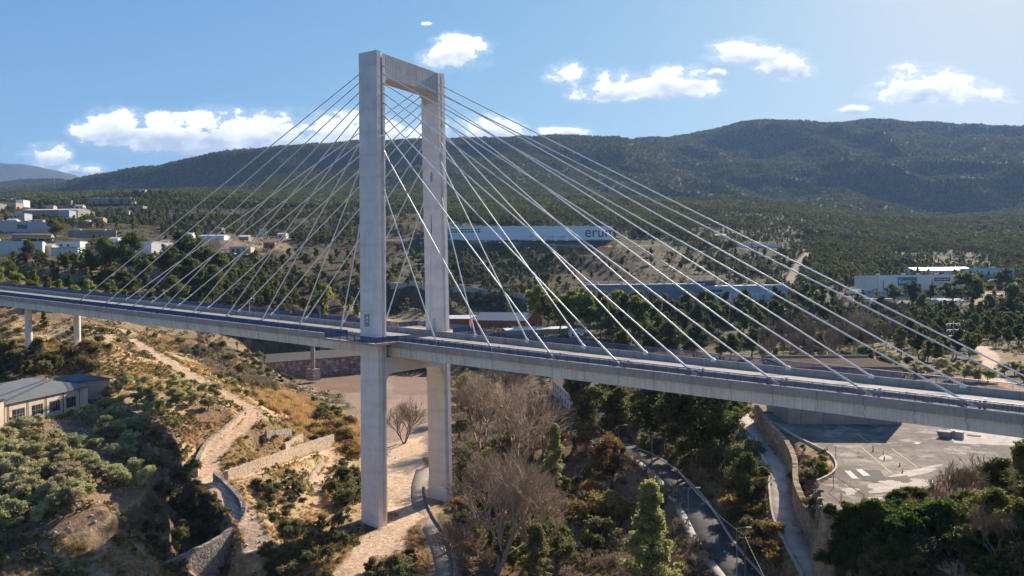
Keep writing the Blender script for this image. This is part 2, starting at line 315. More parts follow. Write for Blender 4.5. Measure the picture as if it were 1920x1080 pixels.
for i, (x0, y, D, wpx, h, w, tp) in enumerate([(12, 424, 760, 16, 6, 'w_white', 'r_pale'), (60, 423, 770, 20, 5, 'w_cream', 'r_brown'), (150, 424, 780, 16, 5, 'w_white', 'r_pale'), (175, 418, 840, 18, 5, 'w_pink', 'r_brown'), (205, 460, 600, 16, 5, 'w_white', 'r_pale'), (160, 470, 560, 22, 4.4, 'w_cream', 'r_brown'),
    (300, 462, 620, 16, 4, 'w_cream', 'r_tan'), (140, 394, 1040, 14, 6, 'w_white', 'r_pale'), (86, 395, 1030, 14, 6, 'w_cream', 'r_brown'), (340, 447, 720, 20, 4, 'w_white', 'r_pale'), (400, 436, 780, 16, 4, 'w_tan', 'r_brown'), (520, 447, 760, 16, 4, 'w_white', 'r_pale'), (448, 452, 720, 18, 4, 'w_tan', 'r_white'), (228, 404, 980, 14, 5, 'w_cream', 'r_brown')]):
    spec('house', 'small house scattered between the warehouses of the town', (x0, y), (x0+wpx, y), D, D, 9, h, 'gable', w, tp, 1.4, group='small houses of the town', win=[(1.5+j*3, 1.2, 2.7+j*3, 2.5) for j in range(2)])
for i, (x0, x1, y, D, h, w, lb) in enumerate([(0, 30, 392, 1000, 8, 'w_pink', 'pink block of flats at the far left of the town'), (30, 44, 388, 1020, 9, 'w_white', 'narrow white block of flats between pink flats and long white roof'),
        (-40, 0, 396, 980, 9, 'w_tan', 'tan block of flats cut by the left photo edge'), (98, 118, 381, 1180, 6, 'w_white', 'white flats with flat roof left of the wooded rise'), (118, 134, 384, 1160, 6, 'w_pink', 'pinkish flats right of the white flats on the rise'),
        (0, 22, 380, 1300, 7, 'w_metal', 'grey block farthest up the left town'), (60, 84, 377, 1350, 7, 'w_tan', 'tan block on the skyline of the left town'), (24, 46, 414, 860, 8, 'w_bluemid', 'blue grey block of flats above the metal warehouse'),
        (110, 130, 408, 880, 8, 'w_bluemid', 'blue grey block right of the long white roof'), (250, 268, 392, 1080, 4, 'w_tan', 'low tan house below the tent shaped roof')]):
    spec('apartment_block', lb, (x0, y), (x1, y), D, D, 14, h, 'flat', w, 'r_pale', .3, win=[(2+j*3.2, 1.2+k*3, 3.6+j*3.2, 2.6+k*3) for j in range(3) for k in range(2) if 2.6+k*3 < h])

# ------------------------------------------------------------------ terrain
NEARZ = [  # px, py, height of the ground
 (1450,778,-25),(1500,830,-24.5),(1555,870,-24.5),(1548,950,-24.5),(1640,962,-24.5),(1700,900,-24.5),(1800,870,-24.5),(1900,850,-24.5),(1700,800,-24.5),(1600,790,-24.5),(1510,795,-24.5),(1900,808,-24.5),(2100,850,-24.5),
 (1800,810,-24.5),(1720,1080,-30),(1900,960,-26),(1930,1080,-28),(1620,1080,-33),(2150,1000,-25),(2150,1200,-27),(1640,1000,-28.5),
 (1385,778,-26.2),(1400,800,-26.6),(1430,840,-27.6),(1452,870,-28.6),(1462,900,-29.5),(1468,950,-31),(1495,1015,-33),(1535,1085,-35),(1600,1180,-36.5),
 (1410,900,-31.5),(1440,1010,-34.6),(1380,860,-30.5),(1350,800,-29.5),(1300,830,-32.5),(1250,780,-32),(1200,750,-32.5),(1300,760,-30),(1340,900,-34.5),(1390,980,-36),
 (1190,850,-36),(1230,875,-36.3),(1275,915,-36.8),(1312,970,-37),(1350,1030,-37.5),(1400,1085,-38),(1120,830,-36),(1470,1180,-39),
 (1100,900,-40),(1000,1000,-41),(1150,1050,-41),(900,900,-40),(1000,860,-40),(900,810,-39),(1000,760,-38.5),(950,1080,-41),(860,1080,-39),(1250,1080,-40),(1100,980,-41),(1220,1000,-40.5),
 (701,998,-37),(840,945,-37),(830,1060,-37.5),(800,980,-37),(760,900,-37),(740,860,-37),(700,740,-37),(600,722,-37),(800,760,-37.5),(640,780,-37),(560,722,-37),(690,700,-37),(780,715,-37.2),(760,820,-37),
 (660,1060,-37.5),(760,1070,-38),(700,1080,-38),(640,1010,-37),(620,880,-34.5),(650,930,-36),(590,950,-34),(600,1050,-37.5),(545,1000,-35.5),(510,1080,-39.5),
 (455,968,-31),(430,925,-28.5),(402,905,-27),(375,880,-25.5),(385,850,-24.6),(430,805,-23),(470,795,-22),(468,765,-20.6),(400,728,-18),(350,700,-16),(320,682,-14.5),(280,657,-12.5),(246,637,-11),
 (450,690,-23),(500,720,-31),(540,745,-34),(560,800,-33),(640,850,-36),(520,805,-28.5),(480,835,-26),(550,870,-31),(500,870,-27.5),(625,822,-35),(440,900,-27.2),(500,900,-29.5),(560,900,-32.5),
 (100,850,-20),(200,850,-20.5),(280,900,-22.5),(200,960,-23.5),(100,1000,-24.5),(0,1000,-24.5),(200,780,-17.5),(300,740,-16),(390,770,-19.6),(350,800,-20),(300,790,-19.5),(335,870,-24),(250,990,-28),(345,955,-31),
 (300,1060,-34.5),(100,1080,-29),(0,1080,-28),(440,1030,-37),(400,1065,-38.5),(350,1095,-40),(340,1040,-33.2),(-100,900,-20),(-100,1080,-27),(-300,1000,-22),(-300,800,-14),(0,900,-20.8),(50,950,-22.6),(300,830,-20.6),
 (0,640,-9),(100,640,-10),(0,700,-13),(100,696,-13.5),(200,680,-14),(0,600,-8),(-200,640,-7),(-200,560,-4),(150,720,-15),(250,700,-15),(240,660,-12.5),
]
FARD = [  # px, py, distance along the view
 (0,560,300),(100,572,310),(200,590,330),(300,612,340),(400,628,350),(450,642,360),(560,660,375),(620,655,400),(-200,540,300),
 (0,520,380),(200,545,390),(350,575,400),(100,505,440),(0,496,460),(200,492,500),(300,490,540),(270,500,500),(0,482,505),(100,484,505),(450,505,540),(420,560,430),(600,590,430),(520,600,410),(640,612,420),(600,545,500),(700,600,460),(760,595,500),(770,560,520),(770,530,580),
 (850,575,560),(850,553,600),(900,548,610),(990,556,610),(1000,570,590),(900,535,640),(1050,540,640),(850,520,680),(950,500,720),(1100,505,720),(850,462,745),(1000,466,755),(1150,470,765),(700,455,760),(600,470,700),(650,520,600),(550,480,680),
 (700,652,430),(850,640,455),(950,640,430),(1000,650,410),(1100,650,400),(1100,632,440),(1200,650,410),(1200,620,480),(1300,640,440),(1150,600,540),(1300,600,520),(1400,620,480),(1400,590,560),(1500,660,400),(1500,620,500),(1550,590,560),(1600,640,430),
 (1500,695,300),(1600,705,260),(1700,705,250),(1800,715,235),(1900,720,225),(1850,690,270),(1900,655,330),(1800,650,330),(1700,660,320),(1650,610,500),(1800,610,470),(1900,600,480),(2100,650,330),(2100,720,220),(1450,720,260),
 (1000,715,370),(1050,700,380),(900,700,390),(1100,745,300),(1150,720,320),
 (1550,565,620),(1600,550,640),(1700,568,590),(1900,570,590),(1830,552,650),(2100,560,600),(1480,560,620),(1480,530,700),(1500,500,800),(1520,474,880),(1600,520,740),(1700,500,860),(1850,500,880),(1950,505,860),(2100,500,860),
 (1200,520,700),(1300,510,740),(1400,500,800),(1300,480,860),(1200,470,860),(1250,455,960),(1400,470,900),(1450,445,1100),(1350,440,1000),(1350,415,1250),(1500,430,1250),(1600,450,1150),(1650,480,960),(1800,470,1050),(1950,460,1200),(1700,430,1450),(1900,420,1600),(2150,440,1300),
 (0,455,600),(100,458,600),(200,460,610),(0,425,760),(150,425,760),(250,440,720),(320,450,700),(400,455,700),(350,425,880),(450,430,850),(550,430,860),(640,430,860),(0,408,870),(100,405,920),(200,400,960),(300,395,1020),(450,400,1050),(600,400,1050),(750,420,900),
 (-150,440,700),(-150,400,900),(0,386,1250),(100,378,1350),(200,375,1350),(300,368,1400),(400,370,1500),(500,372,1500),(640,375,1500),(750,390,1300),(900,405,1050),(1000,410,1050),(1150,412,1100),(900,385,1400),(1050,380,1500),(1200,385,1500),
 (0,372,1800),(100,364,2100),(200,362,2000),(350,358,2000),(500,355,1900),(650,355,1900),(800,360,1800),(1000,360,1900),(1200,362,1900),(1400,375,1900),(1600,400,1750),(1800,395,1900),(1950,390,2000),(2200,390,2000),
 (150,342,2500),(250,335,2500),(350,325,2500),(500,315,2500),(700,312,2500),(900,310,2500),(1100,312,2500),(1200,322,2500),(1350,330,2500),(1500,350,2400),(1650,345,2600),(1800,350,2600),(1950,345,2600),
 (110,352,3000),(170,333,3000),(240,318,3050),(300,312,3100),(360,296,3100),(430,285,3150),(520,279,3200),(600,274,3200),(670,270,3200),(760,266,3200),(850,262,3250),(930,259,3250),(1020,256,3250),(1110,255,3300),(1180,262,3300),(1260,278,3300),
 (200,370,3900),(400,370,4200),(700,360,4400),(1000,350,4400),(1200,300,3900),(60,340,4600),(110,336,4600),(-60,352,4400),(150,350,4800),
 (1300,300,3100),(1420,290,3100),(1560,285,3300),(1700,290,3400),(1850,285,3400),(1980,280,3400),(1480,312,2900),(1640,318,2900),(1800,322,2900),
 (1195,264,4000),(1250,254,4100),(1310,243,4200),(1370,237,4300),(1430,232,4300),(1500,231,4300),(1580,231,4300),(1650,233,4300),(1720,236,4300),(1800,238,4300),(1900,238,4300),(2000,240,4300),(2250,250,4300),
 (1300,330,6000),(1600,330,6000),(1950,330,6000),(900,400,6500),(400,400,6500),(150,380,6000),
 (-300,296,9500),(-100,300,9500),(0,305,9500),(50,309,9500),(90,317,9500),(140,328,9500),(190,350,9500),(260,390,9500),(0,390,7000),(-200,380,6500),(600,430,9500),(1200,430,9500),(1800,430,9500),
 (600,450,14000),(1800,450,14000),(0,400,14000),(-300,370,3500),(-300,410,1500),(2250,360,2600),(-300,470,600),(2250,540,620),
]
BACK = [(-600,1500,-30),(0,1500,-33),(500,1500,-38),(1000,1500,-40),(1500,1500,-30),(2000,1500,-27),(2400,1100,-25),(2400,800,-24),(-700,1000,-18),(-700,750,-8)]
pts = [at(x, y, z=z) for x, y, z in NEARZ+BACK]+[at(x, y, D=D) for x, y, D in FARD]
for b in BS:
    for q in b['pad']: pts.append(np.array([q[0], q[1], b['o'][2]]))
pts += [on_y(55, 646, 1.6)+np.array(o_) for o_ in ((0, 0, -.3), (-12, 0, .3), (12, -2, -1.0), (0, -8, -.9))]+[on_y(143, 641, 12.0)+np.array(o_) for o_ in ((0, 0, -.3), (0, 9, .3), (14, 0, -1.2))]
pts = np.array(pts)
def to_tl(P):
    P = np.asarray(P, float); x = P[..., 0]-CAM[0]; y = P[..., 1]-CAM[1]
    d = x*FH[0]+y*FH[1]; t = (x*RH[0]+y*RH[1])/np.maximum(d, 1e-6)
    return t, np.log(np.maximum(d, 5.0)), d
ct, cl, cd = to_tl(pts); cs = (pts[:, 2]-CAM[2])/cd
# merge near duplicates
CX = np.stack([ct, cl], 1); keep = []
for i in range(len(CX)):
    if all(np.hypot(*(CX[i]-CX[j])) > .004 for j in keep): keep.append(i)
CX = CX[keep]; CSv = cs[keep]
Kd = np.sqrt(((CX[:, None]-CX[None])**2).sum(-1)+1e-5)
N = len(CX); A = np.zeros((N+3, N+3)); A[:N, :N] = Kd - np.eye(N)*0.0015; A[:N, N] = 1; A[:N, N+1:] = CX; A[N:, :N] = A[:N, N:].T
WR = np.linalg.solve(A, np.concatenate([CSv, np.zeros(3)]))
def rbf(t, l):
    sh = t.shape; t = t.ravel(); l = l.ravel(); o = np.empty(len(t))
    for k in range(0, len(t), 20000):
        a, b = t[k:k+20000], l[k:k+20000]
        o[k:k+20000] = np.sqrt((a[:, None]-CX[:, 0])**2+(b[:, None]-CX[:, 1])**2+1e-5) @ WR[:N]+WR[N]+WR[N+1]*a+WR[N+2]*b
    return o.reshape(sh)
_perm = rng.integers(0, 2**31, 4096)
def vnoise(x, y, seed=0):
    xi = np.floor(x).astype(np.int64); yi = np.floor(y).astype(np.int64); fx = x-xi; fy = y-yi
    fx = fx*fx*fx*(fx*(fx*6-15)+10); fy = fy*fy*fy*(fy*(fy*6-15)+10)
    def h(a, b): return (_perm[(a*1619+b*31337+seed*6971+_perm[(a+b*57+seed) & 4095]) & 4095] % 10007)/10007.0*2-1
    return (h(xi, yi)*(1-fx)+h(xi+1, yi)*fx)*(1-fy)+(h(xi, yi+1)*(1-fx)+h(xi+1, yi+1)*fx)*fy
def fbm(x, y, o=4, seed=0, g=.5):
    s = 0; a = 1; f = 1
    for k in range(o): s = s+a*vnoise(x*f+k*17.3, y*f-k*9.1, seed+k); a *= g; f *= 2.03
    return s
# grid: lateral tangent x log distance
NT = 660
tt = np.linspace(-.95, 1.02, NT)
ll = np.concatenate([np.linspace(math.log(28), math.log(85), 70)[:-1], np.linspace(math.log(85), math.log(420), 430)[:-1], np.linspace(math.log(420), math.log(16000), 470)])
NL = len(ll)
gt, gl = np.meshgrid(tt, ll); gd = np.exp(gl)
GX = CAM[0]+FH[0]*gd+RH[0]*gt*gd; GY = CAM[1]+FH[1]*gd+RH[1]*gt*gd
# interpolate the smooth base on a coarse grid, then refine
c_t = np.linspace(-.95, 1.02, 240); c_l = np.linspace(math.log(28), math.log(16000), 330)
cg = rbf(*np.meshgrid(c_t, c_l))
def bil(t, l):
    a = np.clip((t-c_t[0])/(c_t[1]-c_t[0]), 0, len(c_t)-1.001); b = np.clip((l-c_l[0])/(c_l[1]-c_l[0]), 0, len(c_l)-1.001)
    i = a.astype(int); j = b.astype(int); u = a-i; v = b-j
    return (cg[j, i]*(1-u)+cg[j, i+1]*u)*(1-v)+(cg[j+1, i]*(1-u)+cg[j+1, i+1]*u)*v
GZ = CAM[2]+bil(gt, gl)*gd
sm = lambda a, b, x: (lambda q: q*q*(3-2*q))(np.clip((x-a)/(b-a), 0, 1))
amp_far = sm(900, 3200, gd)
rid = 1-np.abs(fbm(GX/620, GY/620, 4, 3))*1.3
rid2 = 1-np.abs(fbm(GX/1150, GY/1150, 3, 13))*1.5
GZ += amp_far*((rid-.6)*62+(rid2-.55)*85)*sm(900, 3000, gd)*(1-.97*sm(2700, 3000, gd)*(1-sm(.14, .22, gt)))*(1-.75*sm(3600, 4300, gd))*(gd < 12000) + amp_far*fbm(GX/150, GY/150, 4, 9)*9
mid = sm(240, 480, gd)*(1-sm(1300, 2000, gd))
GZ += mid*fbm(GX/70, GY/70, 4, 21)*2.2
GZ += (1-sm(240, 480, gd))*(fbm(GX/13, GY/13, 4, 33)*.5+fbm(GX/2.6, GY/2.6, 3, 35)*.13)
# terraces on the cultivated slopes
tr = mid*sm(430, 600, gd)*np.clip(fbm(GX/260, GY/260, 2, 51)*1.2+.55, 0, 1)
st = 3.6; q = GZ/st+fbm(GX/90, GY/90, 2, 5)*.5; fr = q-np.floor(q)
GZ += tr*st*.75*((sm(.62, .95, fr))-fr)
TERR = tr*sm(.5, .7, fr)*(1-sm(.93, 1.0, fr))

def spline(P, step=1.5):
    P = np.array(P, float); out = []
    Q = np.vstack([2*P[0]-P[1], P, 2*P[-1]-P[-2]])
    for i in range(1, len(Q)-2):
        n = max(2, int(np.linalg.norm(Q[i+1]-Q[i])/step))
        for k in range(n):
            u = k/n; out.append(.5*((2*Q[i])+(-Q[i-1]+Q[i+1])*u+(2*Q[i-1]-5*Q[i]+4*Q[i+1]-Q[i+2])*u*u+(-Q[i-1]+3*Q[i]-3*Q[i+1]+Q[i+2])*u**3))
    out.append(P[-1]); return np.array(out)
def flat_line(L, w, m, dz=0.0):
    """press the ground to the height of a track, blending out over m metres"""
    global GZ
    lo = L[:, :2].min(0)-w-m; hi = L[:, :2].max(0)+w+m
    idx = np.where((GX > lo[0]) & (GX < hi[0]) & (GY > lo[1]) & (GY < hi[1]))
    px, py = GX[idx], GY[idx]; best = np.full(len(px), 1e9); bz = np.zeros(len(px))
    for a, b in zip(L[:-1], L[1:]):
        d = b[:2]-a[:2]; q = np.clip(((px-a[0])*d[0]+(py-a[1])*d[1])/max(d@d, 1e-9), 0, 1)
        ds = np.hypot(px-a[0]-d[0]*q, py-a[1]-d[1]*q); k = ds < best; best[k] = ds[k]; bz[k] = (a[2]+(b[2]-a[2])*q)[k]
    wgt = 1-sm(w, w+m, best); GZ[idx] = GZ[idx]*(1-wgt)+(bz+dz)*wgt
    return idx, best
def in_poly(px, py, P):
    c = np.zeros(np.shape(px), bool); n = len(P)
    for i in range(n):
        x0, y0 = P[i][:2]; x1, y1 = P[(i+1) % n][:2]
        if y0 == y1: continue
        c ^= ((y0 > py) != (y1 > py)) & (px < (x1-x0)*(py-y0)/(y1-y0)+x0)
    return c
def flat_poly(P, z, m, falloff_only_up=False):
    global GZ
    P = [np.array(p[:2], float) for p in P]; A_ = np.array(P); lo = A_.min(0)-m; hi = A_.max(0)+m
    idx = np.where((GX > lo[0]) & (GX < hi[0]) & (GY > lo[1]) & (GY < hi[1])); px, py = GX[idx], GY[idx]
    ins = in_poly(px, py, P); best = np.full(len(px), 1e9)
    for i in range(len(P)):
        a, b = P[i], P[(i+1) % len(P)]; d = b-a; q = np.clip(((px-a[0])*d[0]+(py-a[1])*d[1])/max(d@d, 1e-9), 0, 1)
        best = np.minimum(best, np.hypot(px-a[0]-d[0]*q, py-a[1]-d[1]*q))
    wgt = np.where(ins, 1, 1-sm(0, m, best)); GZ[idx] = GZ[idx]*(1-wgt)+z*wgt
for b in BS: flat_poly(b['pad'], b['o'][2]-.05, 7 if b['o'][2] < 0 else 14)
# level places
LOT = [at(x, y, z=-24.5) for x, y in [(1428, 772), (1440, 795), (1500, 826), (1524, 838), (1556, 856), (1570, 876), (1560, 893), (1535, 908), (1545, 955), (1640, 962), (1720, 925), (1800, 890), (1870, 868), (2100, 868), (2150, 800), (1800, 780), (1560, 768)]]
YARD = [at(x, y, z=-37.1) for x, y in [(548, 716), (690, 699), (800, 712), (830, 770), (800, 840), (770, 870), (722, 850), (700, 780), (640, 742)]]
flat_poly(YARD, -37.15, 12)
tracks = {}
def track(key, pp, w, m=3.0, step=1.5, lift=.0):
    L = spline([at(x, y, z=z) for x, y, z in pp], step); tracks[key] = (L, w); flat_line(L, w/2+.35, m); return L
track('hill', [(246,636,-11),(280,657,-12.5),(320,682,-14.5),(350,700,-16),(400,727,-18),(440,748,-19.6),(470,768,-21),(472,788,-22),(440,815,-23.2),(408,845,-24.6),(392,878,-26),(400,905,-27),(428,935,-29.2),(470,985,-32.5),(480,1030,-35)], 3.6)
track('spur', [(404,903,-27),(450,896,-28),(510,880,-29.5),(570,860,-32),(628,838,-35)], 2.2, 1.5)
track('gully', [(628,838,-35),(618,870,-35),(598,910,-35.5),(592,960,-36)], 1.6, 1.5)
track('lane', [(842,1100,-37.7),(836,1060,-37.6),(822,1015,-37.4),(800,975,-37.2),(788,945,-37.1),(786,910,-37.1),(794,880,-37.1)], 4.4, 2)
track('valley', [(1040,800,-37),(1110,820,-36.2),(1190,848,-36),(1232,873,-36.3),(1275,912,-36.8),(1310,960,-37),(1345,1020,-37.5),(1395,1082,-38),(1450,1150,-38.6)], 6.2, 3)
track('ramp', [(1392,772,-26),(1404,800,-26.7),(1430,838,-27.6),(1455,868,-28.6),(1464,900,-29.5),(1466,950,-31),(1490,1012,-33),(1532,1082,-35),(1590,1170,-36.5)], 4.0, 1.6)
track('base', [(652,1078,-37.8),(690,1030,-37.3),(730,1000,-37.1),(775,960,-37.05),(760,900,-37.05)], 5, 3)
flat_poly(LOT, -24.55, 1.6)
def track_far(key, pp, w, m=5):
    L = spline([at(x, y, D=D) for x, y, D in pp], 6); tracks[key] = (L, w); flat_line(L, w/2+1, m); return L
track_far('steep', [(1478,534,690),(1486,515,740),(1500,492,800),(1518,473,870)], 8)
track_far('bench', [(690,450,765),(760,449,765),(830,449,760),(1000,456,775),(1160,462,790),(1240,458,880)], 7)
track_far('quay', [(720,528,590),(800,534,600),(880,545,600),(990,560,590),(1050,556,610),(1110,545,640)], 6)
track_far('farm', [(1840,650,340),(1856,668,300),(1848,690,265),(1870,715,232),(1930,735,205)], 6)
S_G = (GZ-CAM[2])/gd
def zat(x, y):
    """height of the finished ground at world points (bilinear on the grid)"""
    x = np.atleast_1d(np.asarray(x, float)); y = np.atleast_1d(np.asarray(y, float))
    t, l, d = to_tl(np.stack([x, y], -1))
    a = np.clip((t-tt[0])/(tt[1]-tt[0]), 0, NT-1.001); i = a.astype(int); u = a-i
    j = np.clip(np.searchsorted(ll, l)-1, 0, NL-2); v = np.clip((l-ll[j])/(ll[j+1]-ll[j]), 0, 1)
    return (GZ[j, i]*(1-u)+GZ[j, i+1]*u)*(1-v)+(GZ[j+1, i]*(1-u)+GZ[j+1, i+1]*u)*v
SMAX = np.maximum.accumulate(S_G, axis=0)
def hits(px, py, dmin=60):
    """ground points seen at pixels of the photograph's frame; used to find where a thing stands"""
    px = np.atleast_1d(np.asarray(px, float)); py = np.atleast_1d(np.asarray(py, float))
    D = cf[None]+cr[None]*((px-960)/F)[:, None]-cu[None]*((py-540)/F)[:, None]
    dh = D[:, 0]*FH[0]+D[:, 1]*FH[1]; t = (D[:, 0]*RH[0]+D[:, 1]*RH[1])/dh; s = D[:, 2]/dh
    i = np.clip(np.round((t-tt[0])/(tt[1]-tt[0])).astype(int), 0, NT-1)
    out = np.full((len(px), 3), np.nan); j0 = int(np.searchsorted(ll, math.log(dmin)))
    for k in range(len(px)):
        col = S_G[j0:, i[k]] >= s[k]
        if not col.any(): continue
        j = int(np.argmax(col))+j0; d = gd[j, 0]
        if j > j0:
            s0, s1 = S_G[j-1, i[k]], S_G[j, i[k]]; u = (s[k]-s0)/max(s1-s0, 1e-9); d = gd[j-1, 0]+(gd[j, 0]-gd[j-1, 0])*min(max(u, 0), 1)
        out[k] = (CAM[0]+d*(FH[0]+RH[0]*t[k]), CAM[1]+d*(FH[1]+RH[1]*t[k]), CAM[2]+s[k]*d)
    return out
def hit(px, py):
    p = hits([px], [py])[0]; return p
# ------------------------------------------------------------------ ground colours: what grows or lies where (vertex data in the world)
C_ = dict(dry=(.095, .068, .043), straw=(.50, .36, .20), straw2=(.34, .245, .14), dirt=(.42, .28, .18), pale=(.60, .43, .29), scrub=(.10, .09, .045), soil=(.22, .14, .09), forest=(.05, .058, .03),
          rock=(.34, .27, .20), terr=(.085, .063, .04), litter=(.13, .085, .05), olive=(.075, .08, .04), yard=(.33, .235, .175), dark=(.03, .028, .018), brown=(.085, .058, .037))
n1 = fbm(GX/9, GY/9, 5, 71); n2 = fbm(GX/2.3, GY/2.3, 4, 72); n3 = fbm(GX/45, GY/45, 4, 73); n4 = fbm(GX/240, GY/240, 4, 74)
def lerp(a, b, w): return a*(1-w[..., None])+b*w[..., None]
def cst(k): return np.broadcast_to(np.array(C_[k], float), GX.shape+(3,))
GC = lerp(cst('straw2'), cst('scrub'), sm(-.15, .35, n1+.5*n2))
GC = lerp(GC, cst('soil'), sm(.05, .5, n3+.3*n2)*.7)
midc = lerp(cst('terr'), cst('scrub'), sm(-.25, .25, n3+.4*n1)); midc = lerp(midc, cst('dry'), sm(.1, .6, n1-.3*n3)*.6)
GC = lerp(GC, midc, sm(260, 480, gd)); GC = lerp(GC, cst('dry'), np.clip(TERR, 0, 1)*.7*sm(380, 480, gd))
farc = lerp(cst('forest'), cst('olive'), sm(-.1, .5, n4+.3*n3)*.7); farc = lerp(farc, cst('brown'), sm(.25, .6, fbm(GX/120, GY/60, 3, 77))*.5)
GC = lerp(GC, farc, sm(800, 1200, gd)); 
gpx = np.empty(GX.shape); gpy = np.empty(GX.shape)
_d = np.stack([GX-CAM[0], GY-CAM[1], GZ-CAM[2]], -1); _z = _d@cf; gpx = 960+F*(_d@cr)/_z; gpy = 540-F*(_d@cu)/_z
def zone(P, key, w=1.0, dmin=0, dmax=1e9, soft=6, rag=6):
    global GC
    P = [(float(x), float(y)) for x, y in P]
    jx = gpx+n2*rag+n1*rag; jy = gpy+n1*rag*.6-n2*rag*.5
    sel = (gd > dmin) & (gd < dmax)
    ins = in_poly(jx, jy, P); best = np.full(GX.shape, 1e9)
    for i in range(len(P)):
        a = P[i]; b = P[(i+1) % len(P)]; dx, dy = b[0]-a[0], b[1]-a[1]; q = np.clip(((jx-a[0])*dx+(jy-a[1])*dy)/max(dx*dx+dy*dy, 1e-9), 0, 1)
        best = np.minimum(best, np.hypot(jx-a[0]-dx*q, jy-a[1]-dy*q))
    ww = np.where(ins, sm(-.01, soft, best), 0)*sel*w; GC = lerp(GC, cst(key), ww)
zone([(-100,560),(0,590),(230,615),(300,640),(420,700),(560,760),(690,840),(690,1100),(440,1100),(440,960),(380,900),(300,800),(220,760),(180,690),(-100,640)], 'straw', .55, 0, 320)
zone([(180,640),(330,650),(420,730),(470,760),(420,770),(330,735),(190,720)], 'straw', .9, 0, 300)
zone([(-50,590),(60,598),(330,622),(240,660),(120,640),(-50,640)], 'straw', .75, 0, 330)
zone([(-80,640),(70,645),(190,665),(180,700),(90,700),(-80,720)], 'scrub', .8, 0, 300)
zone([(480,720),(560,745),(660,800),(690,860),(640,850),(560,800),(480,770)], 'straw', .95, 0, 330)
zone([(300,790),(390,755),(440,765),(440,800),(380,850),(345,880),(318,870)], 'soil', .9, 0, 260)
zone([(330,800),(372,850),(380,900),(350,880),(335,850)], 'straw', .8, 0, 260)
zone([(-200,800),(0,790),(180,770),(330,790),(320,870),(290,920),(150,1000),(-200,1010)], 'soil', .85, 0, 260)
zone([(-200,1010),(150,1000),(300,920),(320,870),(440,960),(300,1100),(-200,1100)], 'brown', .8, 0, 260)
zone([(0,1040),(150,990),(330,1000),(300,1090),(0,1100)], 'straw2', .6, 0, 260)
zone([(440,790),(560,780),(640,840),(600,850),(430,900),(400,880)], 'brown', .55, 0, 260)
zone([(548,706),(700,692),(810,700),(830,770),(806,860),(800,900),(722,870),(640,742),(560,736)], 'yard', .95, 0, 420, 10)
zone([(540,697),(700,688),(700,735),(640,742),(560,722)], 'soil', .9, 0, 420)
zone([(730,700),(810,700),(815,745),(735,740)], 'soil', .5, 0, 420)
zone([(722,830),(800,820),(800,960),(760,1010),(720,1080),(650,1080),(678,1010),(722,985)], 'pale', .95, 0, 260, 5)
zone([(760,990),(800,975),(830,1030),(830,1080),(735,1080)], 'brown', .7, 0, 200)
zone([(848,700),(1160,700),(1200,860),(1330,1000),(1400,1100),(850,1100)], 'litter', .8, 0, 360)
zone([(1000,930),(1130,900),(1160,1000),(1110,1060),(1020,1040)], 'brown', .9, 0, 260)
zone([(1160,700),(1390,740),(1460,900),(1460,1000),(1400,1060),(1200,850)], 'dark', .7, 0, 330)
zone([(1330,830),(1420,850),(1450,960),(1480,1030),(1400,1060),(1350,960)], 'litter', .8, 0, 260)
zone([(1365,780),(1395,780),(1440,850),(1465,880),(1450,900),(1400,850)], 'dirt', .8, 0, 260)
zone([(1405,770),(1500,830),(1555,870),(1540,950),(1560,1080),(1540,1080),(1480,940),(1470,870),(1420,810)], 'rock', .75, 0, 200, 3, 3)
zone([(1470,830),(1520,838),(1560,866),(1558,888),(1500,880)], 'straw', .9, 0, 200, 4)
zone([(1550,960),(1700,920),(1800,870),(1930,840),(2000,1120),(1560,1120)], 'litter', .9, 0, 200)
# middle distance
zone([(690,570),(800,590),(800,640),(700,640),(640,560)], 'straw', .6, 380, 560)
zone([(30,480),(300,490),(260,540),(100,520)], 'dirt', .5, 380, 560)
zone([(720,445),(1180,455),(1250,462),(1250,470),(1160,470),(720,456)], 'dry', .8, 700, 1000, 3)
zone([(240,476),(320,474),(310,500),(235,498)], 'pale', .9, 400, 700, 3)
zone([(410,440),(540,440),(545,475),(420,478)], 'dirt', .6, 560, 900, 4)
zone([(1180,488),(1480,500),(1480,540),(1300,530),(1180,520)], 'rock', .12, 640, 900, 5)
zone([(1280,400),(1560,405),(1520,455),(1380,450),(1260,430)], 'brown', .7, 800, 1700)
zone([(1490,462),(1530,462),(1520,520),(1470,540)], 'brown', .8, 640, 950, 4)
zone([(1590,540),(1920,545),(1920,572),(1590,566)], 'pale', .75, 540, 760, 4)
zone([(1640,470),(1760,490),(1850,500),(1640,500)], 'dirt', .7, 800, 1100, 4)
zone([(1800,640),(1990,650),(1990,740),(1700,710),(1640,690)], 'brown', .6, 180, 380)
zone([(1840,650),(1990,665),(1990,700),(1850,690)], 'dirt', .35, 180, 380)
zone([(1420,670),(1700,680),(1760,710),(1420,700)], 'soil', .8, 200, 420)
zone([(950,610),(1150,615),(1150,650),(950,640)], 'olive', .7, 380, 560)
zone([(150,350),(240,335),(300,340),(240,356),(160,362)], 'rock', .5, 2000, 3400)
